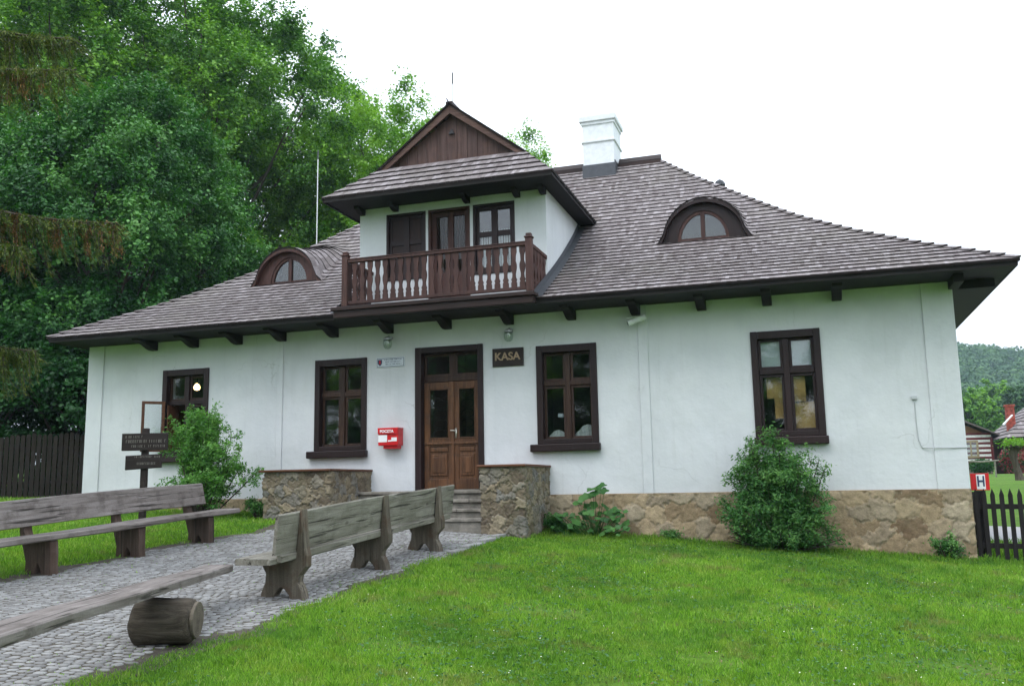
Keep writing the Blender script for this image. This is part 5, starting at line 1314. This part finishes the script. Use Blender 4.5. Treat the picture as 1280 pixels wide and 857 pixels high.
# ------------------------------------------------------------------ lawn blades
M_THATCH = flat('dry_thatch_and_soil', (.20, .15, .09), .9, .1, var=.5, scale=30)
BARE = ((-2.75, -6.9, .34), (-1.2, -9.3, .42), (1.05, -7.6, .42), (-.9, -8.2, .25), (1.6, -4.6, .32), (-2.2, -3.2, .25), (.3, -8.7, .3), (-3.4, -8.9, .25), (-.4, -5.6, .22))
def lawn():
    rs = np.random.default_rng(12); pts = []
    # density falls with distance from the camera
    for (x0, x1, y0, y1, dens) in ((-5.2, 3.4, -11.2, -7.6, 5200), (-5.2, 4.2, -7.6, -4.0, 3200), (-5.2, 5.0, -4.0, 0, 2200), (-14.9, -8.5, -9.5, 0, 1000), (-24, -14.9, -6, 6, 260), (2.5, 9, 0, 2.4, 500)):
        n = int((x1-x0)*(y1-y0)*dens); pts.append(np.stack([rs.uniform(x0, x1, n), rs.uniform(y0, y1, n), np.full(n, dens)], 1))
    P = np.concatenate(pts); X, Y, Dn = P.T
    keep = ~((X > path_l(Y)-.12) & (X < path_r(Y)+.10+.10*np.sin(Y*1.9+1)+.05*smooth(-6, -10, Y)-.12*rs.random(len(X))) & (Y < -1.2))
    keep &= ~((X > -9.45) & (X < -4.5) & (Y > -1.7)); keep &= ~((Y > -.06) & (X > XL) & (X < XR+.05))
    # bare patches
    for (bx, by, br) in BARE:
        d_ = np.hypot((X-bx)/1.5, Y-by)/br+.25*np.sin(X*9)+.25*np.sin(Y*11); keep &= ~((d_ < 1) & (rs.random(len(X)) < .75*(1.25-d_.clip(0, 1)*.5)))
    X, Y, Dn = X[keep], Y[keep], Dn[keep]; n = len(X)
    patch = .5+.25*np.sin(X*1.3+.7*Y)+.25*np.sin(Y*1.9-X*.6)+.2*np.sin(X*4.1+Y*3.3)
    near = smooth(-1.2, -.1, Y)*(X > -4.5)
    tuft = np.zeros(n)
    for _ in range(420):
        tx, ty, tr = rs.uniform(-5, 3.4), rs.uniform(-11, -.3), rs.uniform(.04, .13); q = (np.abs(X-tx) < tr) & (np.abs(Y-ty) < tr); tuft[q] = np.maximum(tuft[q], 1-np.hypot(X[q]-tx, Y[q]-ty)/tr)
    tuft = np.clip(tuft, 0, 1)
    h = rs.uniform(.014, .046, n)*(1+.6*patch)*(1+1.1*tuft)*(1+.9*near); wid = .0042*np.clip((2600/Dn)**.5, .7, 2.2); h *= np.clip((2600/Dn)**.25, .85, 1.5)
    az = rs.uniform(0, 6.28, n); lean = rs.uniform(.1, .9, n)*h; la = rs.uniform(0, 6.28, n)
    Z = gz(X, Y)-.002; a = np.stack([np.cos(az), np.sin(az), 0*az], 1)*wid[:, None]; B = np.stack([X, Y, Z], 1)
    T = B+np.stack([np.cos(la)*lean, np.sin(la)*lean, h], 1); Mi = B*.45+T*.55+np.array([0, 0, 1])*(h*.1)[:, None]
    V = np.stack([B-a, B+a, Mi+a*.8, T, Mi-a*.8], 1).reshape(-1, 3); F_ = np.arange(5*n).reshape(-1, 5)
    R_ = np.clip(.25*patch+.7*rs.random(n)+np.where(rs.random(n) < .05, .35, 0)-.1*near-.25*tuft, 0, 1)
    me = fast_mesh('lawn_grass', V, F_, L_GRASS, np.repeat(R_, 5)); tag(link_mesh('lawn_grass', me), 'short bright green lawn grass around the house and path', 'grass', kind='stuff')
    # clover and daisy specks + broad weed leaves
    n = 15000; X = rs.uniform(-5.0, 3.6, n); Y = -10.8+10.4*rs.random(n)**1.2
    cl = np.sin(X*2.1+1)+np.sin(Y*1.7+X)+rs.normal(size=n)*.8; k = (cl > .0) & (X > path_r(Y)+.4); X, Y = X[k], Y[k]; n = len(X)
    C_ = np.stack([X, Y, gz(X, Y)+rs.uniform(.03, .06, n)], 1); N_ = unit(rs.normal(size=(n, 3))*.4+[0, 0, 1])
    white = rs.random(n) < .07
    V = leaf_quads(C_[white], N_[white], .014, rs, .9); me = fast_mesh('clover_flowers', V, quadF(white.sum()), L_CLOVER, rs.random(4*white.sum())); tag(link_mesh('clover_flowers', me), 'tiny white clover flowers scattered through the lawn', 'flowers', kind='stuff')
    C2 = np.repeat(C_[~white], 3, 0)+rs.normal(size=(3*(~white).sum(), 3))*[.015, .015, .004]; C2[:, 2] -= .012
    V = leaf_quads(C2, unit(rs.normal(size=C2.shape)*.35+[0, 0, 1]), .026, rs, .85); me = fast_mesh('lawn_clover', V, quadF(len(C2)), L_HOLLY, rs.random(4*len(C2))); tag(link_mesh('lawn_clover', me), 'clover and broadleaf weeds mixed in the lawn', 'clover', kind='stuff')
    # dry stalks, thatch and crumbs of soil on worn patches
    n = 15000; X = rs.uniform(-5.0, 3.6, n); Y = rs.uniform(-11, -.2, n); k = np.zeros(n, bool)
    for (bx, by, br) in BARE: k |= (np.hypot((X-bx)/1.5, Y-by) < br*1.1*rs.random(n)**.4)
    k |= rs.random(n) < .05; k &= X > path_r(Y)+.1; X, Y = X[k], Y[k]; n = len(X)
    V = leaf_quads(np.stack([X, Y, gz(X, Y)+rs.uniform(.008, .03, n)], 1), unit(rs.normal(size=(n, 3))*.5+[0, 0, 1]), .032, rs, .28); tag(link_mesh('dry_thatch', fast_mesh('dry_thatch', V, quadF(n), M_THATCH, rs.random(4*n))), 'dry brown stalks and crumbs on the worn patches of the lawn', 'dead grass', kind='stuff')
    # sparse grass in the cobble joints
    n = 9000; X = rs.uniform(-8.6, -4.9, n); Y = rs.uniform(-13, -1.7, n); e = np.minimum(X-path_l(Y), path_r(Y)-X); k = rs.random(n) < np.exp(-np.maximum(e, 0)/.25)*.9+.03; X, Y = X[k], Y[k]; n = len(X)
    C_ = np.stack([X, Y, gz(X, Y)+.015], 1); V = leaf_quads(C_, unit(rs.normal(size=(n, 3))+[0, 0, .3]), .03, rs, .25); me = fast_mesh('verge_weeds', V, quadF(n), L_GRASS, rs.random(4*n)); tag(link_mesh('verge_weeds', me), 'sparse grass tufts along the edges of the cobbles', 'weeds', kind='stuff')
lawn()

# ------------------------------------------------------------------ far right: cabin, second house, garden, hill
def log_cabin():
    X0, X1, Y0 = 5.0, 12.45, 56.3; zg = float(gz(11, Y0)); t = empty('log_cabin', (8.7, Y0+3, zg), 'small log cabin with red brown timbers and white stripes, seen past the house corner', 'cabin')
    mb = MB(); mb.box(X0+.1, X1-.1, Y0+.1, Y0+7, zg-.3, .95); mb.build('foundation', M_PARA, t)
    z = .95; red = flat('oxblood_log_paint', (.13, .02, .022), .8); wh = flat('white_chinking', (.8, .8, .78), .9); k = 0
    r_ = MB(); w_ = MB()
    while z < 3.0:
        w_.box(X0+.03, X1-.03, Y0+.015, Y0+7, z, z+.17); r_.box(X0, X1, Y0, Y0+7.05, z+.172, z+.338); z += .34; k += 1
    r_.box(X1-.12, X1+.06, Y0-.06, Y0+.3, .95, 3.0)
    r_.build('logs', red, t, bevel=.03); w_.build('chinking', wh, t)
    g = MB(); g.prism([(X0, 3.0), (X1, 3.0), (X1, 3.05), (8.7, 5.0), (X0, 3.05)], 'y', Y0+.02, Y0+.1); g.build('gable', wood('plain_brown_boards', [(.14, .07, .03), (.24, .12, .055), (.33, .19, .09)], 'x', .7), t)
    g = MB()
    for sg, xe in ((1, 13.3), (-1, 4.1)):
        g.prism([(xe, 2.86), (8.7, 5.05), (8.7, 5.17), (xe, 2.95)], 'y', Y0-.6, Y0+7.6)
    g.build('roof', M_SHING, t)
    f = MB(); a, b, c, d = 10.55, 11.55, 1.55, 2.78; f.box(a, a+.14, Y0-.05, Y0+.05, c, d); f.box(b-.14, b, Y0-.05, Y0+.05, c, d); f.box(a+.14, b-.14, Y0-.05, Y0+.05, c, c+.14); f.box(a+.14, b-.14, Y0-.05, Y0+.05, d-.14, d); f.box((a+b)/2-.05, (a+b)/2+.05, Y0-.05, Y0+.05, c+.14, d-.14)
    fw = f.build('window', flat('tan_window_frame', (.32, .26, .16), .7), t); p = MB(); p.box(a+.1, b-.1, Y0-.02, Y0-.012, c+.1, d-.1); p.build('pane', M_GLASS, fw)
log_cabin()
def house2():
    X0, X1, Y0 = 13.2, 26, 52.5; zg = .3; t = empty('shingled_cottage', (19, Y0+4, zg), 'cottage with grey shingled roof and red brick chimney at the right edge', 'cottage')
    red = bpy.data.materials['oxblood_log_paint']; m = MB(); m.box(X0, X1, Y0, Y0+8, zg-.3, 2.75); m.build('wall', red, t)
    m = MB(); m.box(X0+.75, X0+1.5, Y0-.04, Y0+.01, .9, 2.3); m.build('ochre_panel', M_OCHRE, t)
    V, F, R, FB = [], [], [], []; rw = [(i*.32, (i+1)*.32) for i in range(16)]
    shingles(rw, lambda a, t_, tl: (a, Y0-.9+t_, 2.72+t_*.86), lambda t_: 12.5+t_*.95, lambda t_: 27-t_*.4, lambda *a: False, .1, width=.3, collect=(V, F, R, FB), lift=.06)
    shingles(rw, lambda a, t_, tl: (12.5+t_*.95, a, 2.72+t_*.86), lambda t_: Y0-.9+t_, lambda t_: Y0+8.9-t_, lambda *a: False, .1, width=.4, collect=(V, F, R, FB), lift=.06)
    shingle_obj('roof', (V, F, R, FB), t)
    m = MB(); m.box(12.8, 26, Y0-.82, Y0+8, 2.55, 2.6); m.build('soffit', M_DARK, t)
    m = MB(); m.box(13.1, 13.6, Y0+1.4, Y0+1.9, 3.2, 4.95); m.box(13.04, 13.66, Y0+1.34, Y0+1.96, 4.95, 5.08); m.build('chimney', M_BRICK, t)
    m = MB(); m.tube([(12.55, Y0+.0, 3.62), (13.3, Y0+.7, 4.3)], .06, 6); m.build('white_verge_strip', M_WHITEP, t)
    m = MB()
    for x in (12.6, 13.9): m.box(x-.07, x+.07, Y0-.6, Y0-.46, zg-.2, 2.56)
    m.build('porch_post', red, t)
house2()
# pollard tree
def pollard():
    x, y = 8.62, 29.0; z = float(gz(x, y)); t = empty('pollard_tree', (x, y, z), 'thick pollarded trunk with a small tuft of leaves on the far lawn', 'tree')
    mb = MB(); mb.tube([(x+.12, y, z-.1), (x+.05, y, z+.35), (x-.04, y, z+.8), (x-.08, y, z+1.15), (x, y, z+1.45)], [.22, .15, .13, .18, .26], 12)
    for a in range(6): mb.tube([(x, y, z+1.3), (x+.32*math.cos(a), y+.32*math.sin(a), z+1.5)], [.14, .09], 7)
    mb.build('trunk', M_BARK, t, smooth=True); rs = np.random.default_rng(4); n = 900; C_ = np.array([x, y, z+1.62])+rs.normal(size=(n, 3))*[.22, .22, .10]
    link_mesh('crown', fast_mesh('crown', leaf_quads(C_, unit(rs.normal(size=(n, 3))+[0, 0, .6]), .09, rs)-np.array(t.location), quadF(n), L_LIGHT, rs.random(4*n)), t)
pollard()
def flower_bush(x, y, w_, h, mat, label, seed, nm='flowering_shrub'):
    rs = np.random.default_rng(seed); z = float(gz(x, y)); t = empty(nm, (x, y, z), label, 'shrub', 'garden shrubs in front of the far cottage'); n = 1500
    C_ = np.array([x, y, z+h*.5])+unit(rs.normal(size=(n, 3)))*rs.uniform(.4, 1, n)[:, None]*[w_, w_, h*.5]
    N_ = unit(rs.normal(size=(n, 3))+[0, 0, .5]); k = rs.random(n) < (.5 if mat is not None else 0)
    link_mesh('foliage', fast_mesh('foliage', leaf_quads(C_[~k], N_[~k], .16, rs)-np.array(t.location), quadF((~k).sum()), L_DARK, rs.random(4*(~k).sum())), t)
    if mat is not None: link_mesh('blossom', fast_mesh('blossom', leaf_quads(C_[k], N_[k], .15, rs)-np.array(t.location), quadF(k.sum()), mat, rs.random(4*k.sum())), t)
    m = MB(); m.tube([(x, y, z-.05), (x, y, z+h*.6)], [.05, .02], 6); m.build('stem', M_BARK, t)
flower_bush(12.3, 50.2, .7, 1.7, L_FLOWER, 'red flowering shrub by the cottage porch', 71)
flower_bush(13.0, 48.5, .8, 1.5, L_FLOWER, 'pink flowering shrub right of the pollard tree', 72)
flower_bush(10.3, 48.0, .8, 1.0, None, 'low green garden shrub left of the red flowering one', 73, 'garden_shrub')
flower_bush(14.6, 47.5, 1.2, 1.2, L_FLOWER, 'crimson shrub at the right edge before the cottage', 74)
# wooden rail in garden
t = empty('garden_rail', (8.4, 36, float(gz(8.4, 36))), 'pale bent wooden rail on the far lawn in front of the cabin', 'rail')
m = MB(); z = float(gz(8.4, 36)); m.tube([(7.1, 36, z+.95), (7.7, 36, z+.82), (8.4, 36, z+.78), (9.2, 36, z+.84)], [.05, .045, .045, .04], 7); m.build('rail', M_BENCHY, t)
m = MB()
for x in (7.5, 9.0): m.tube([(x, 36, z-.1), (x, 36, z+.8)], .04, 6)
m.build('rail_post', M_BENCHY, t)
# mid-distance trees and forested hill
mesh_mid = crown(9, 9, .3, 4.2, 4.2, 170, 110, .42, L_LIME, 8, .9, .5, .75)
mesh_mid2 = crown(10, 9, .3, 4.6, 4.6, 170, 110, .42, L_HILL, 8, .9, .5, .75)
MID = [(21, 118, .95, 0, 'round light green tree behind the cabin roof'), (29.5, 128, 1.1, 1, 'round blue green tree behind the brick chimney'), (14, 122, .8, 1, 'darker tree beside the white wall edge, beyond the cabin'), (36, 135, 1.1, 0, 'light green tree above the cottage roof'), (24, 155, 1.25, 1, 'blue green tree one row behind, above the cabin'), (33, 165, 1.35, 0, 'light tree at the foot of the hill above the chimney'), (17, 170, 1.35, 0, 'light tree at the foot of the hill by the house edge'), (45, 160, 1.4, 1, 'blue green tree at the foot of the hill at the right edge')]
for k, (x, y, sc, q, lab) in enumerate(MID): tree('meadow_tree', (mesh_mid, mesh_mid2)[q], x, y, float(gz(x, y))-.3, k*1.1, sc, lab, 'tree', 'trees below the far hill')
def hill_forest():
    rs = np.random.default_rng(77); n = 2600; Y = 175+430*rs.random(n)**.8; X = Y*.13+rs.uniform(-.12, .20, n)*Y+rs.normal(size=n)*8
    Z = gz(X, Y); per = 150; R0 = rs.uniform(3.6, 6.5, n)
    dv = unit(rs.normal(size=(n, per, 3))+[0, -.35, .45]); C_ = np.stack([X, Y, Z+R0*.8], 1)[:, None]+dv*(R0[:, None]*rs.uniform(.75, 1.05, (n, per)))[..., None]*[1, 1, 1.15]
    N_ = unit(dv+rs.normal(size=dv.shape)*.45).reshape(-1, 3); C_ = C_.reshape(-1, 3)
    V = leaf_quads(C_, N_, 1.5, rs, .8); tint = np.clip(np.repeat(rs.random(n), per)*.65+.35*rs.random(n*per), 0, 1)
    tag(link_mesh('hill_forest', fast_mesh('hill_forest', V, quadF(len(C_)), L_HILL, np.repeat(tint, 4))), 'mixed forest covering the distant hill, fading into haze', 'forest', kind='stuff')
hill_forest()

# ------------------------------------------------------------------ haze
def haze():
    k = NT('air_haze'); p = k.n('ShaderNodeVolumePrincipled'); p.inputs['Color'].default_value = (.66, .84, 1, 1); p.inputs['Density'].default_value = .00034; p.inputs['Anisotropy'].default_value = .2
    k.l(p.outputs[0], k.out.inputs['Volume']); mb = MB(); mb.box(-950, 950, -520, 1150, -12, 190); o = mb.build('haze', k.m); tag(o, 'thin pale haze filling the valley air', 'haze', kind='stuff')
haze()
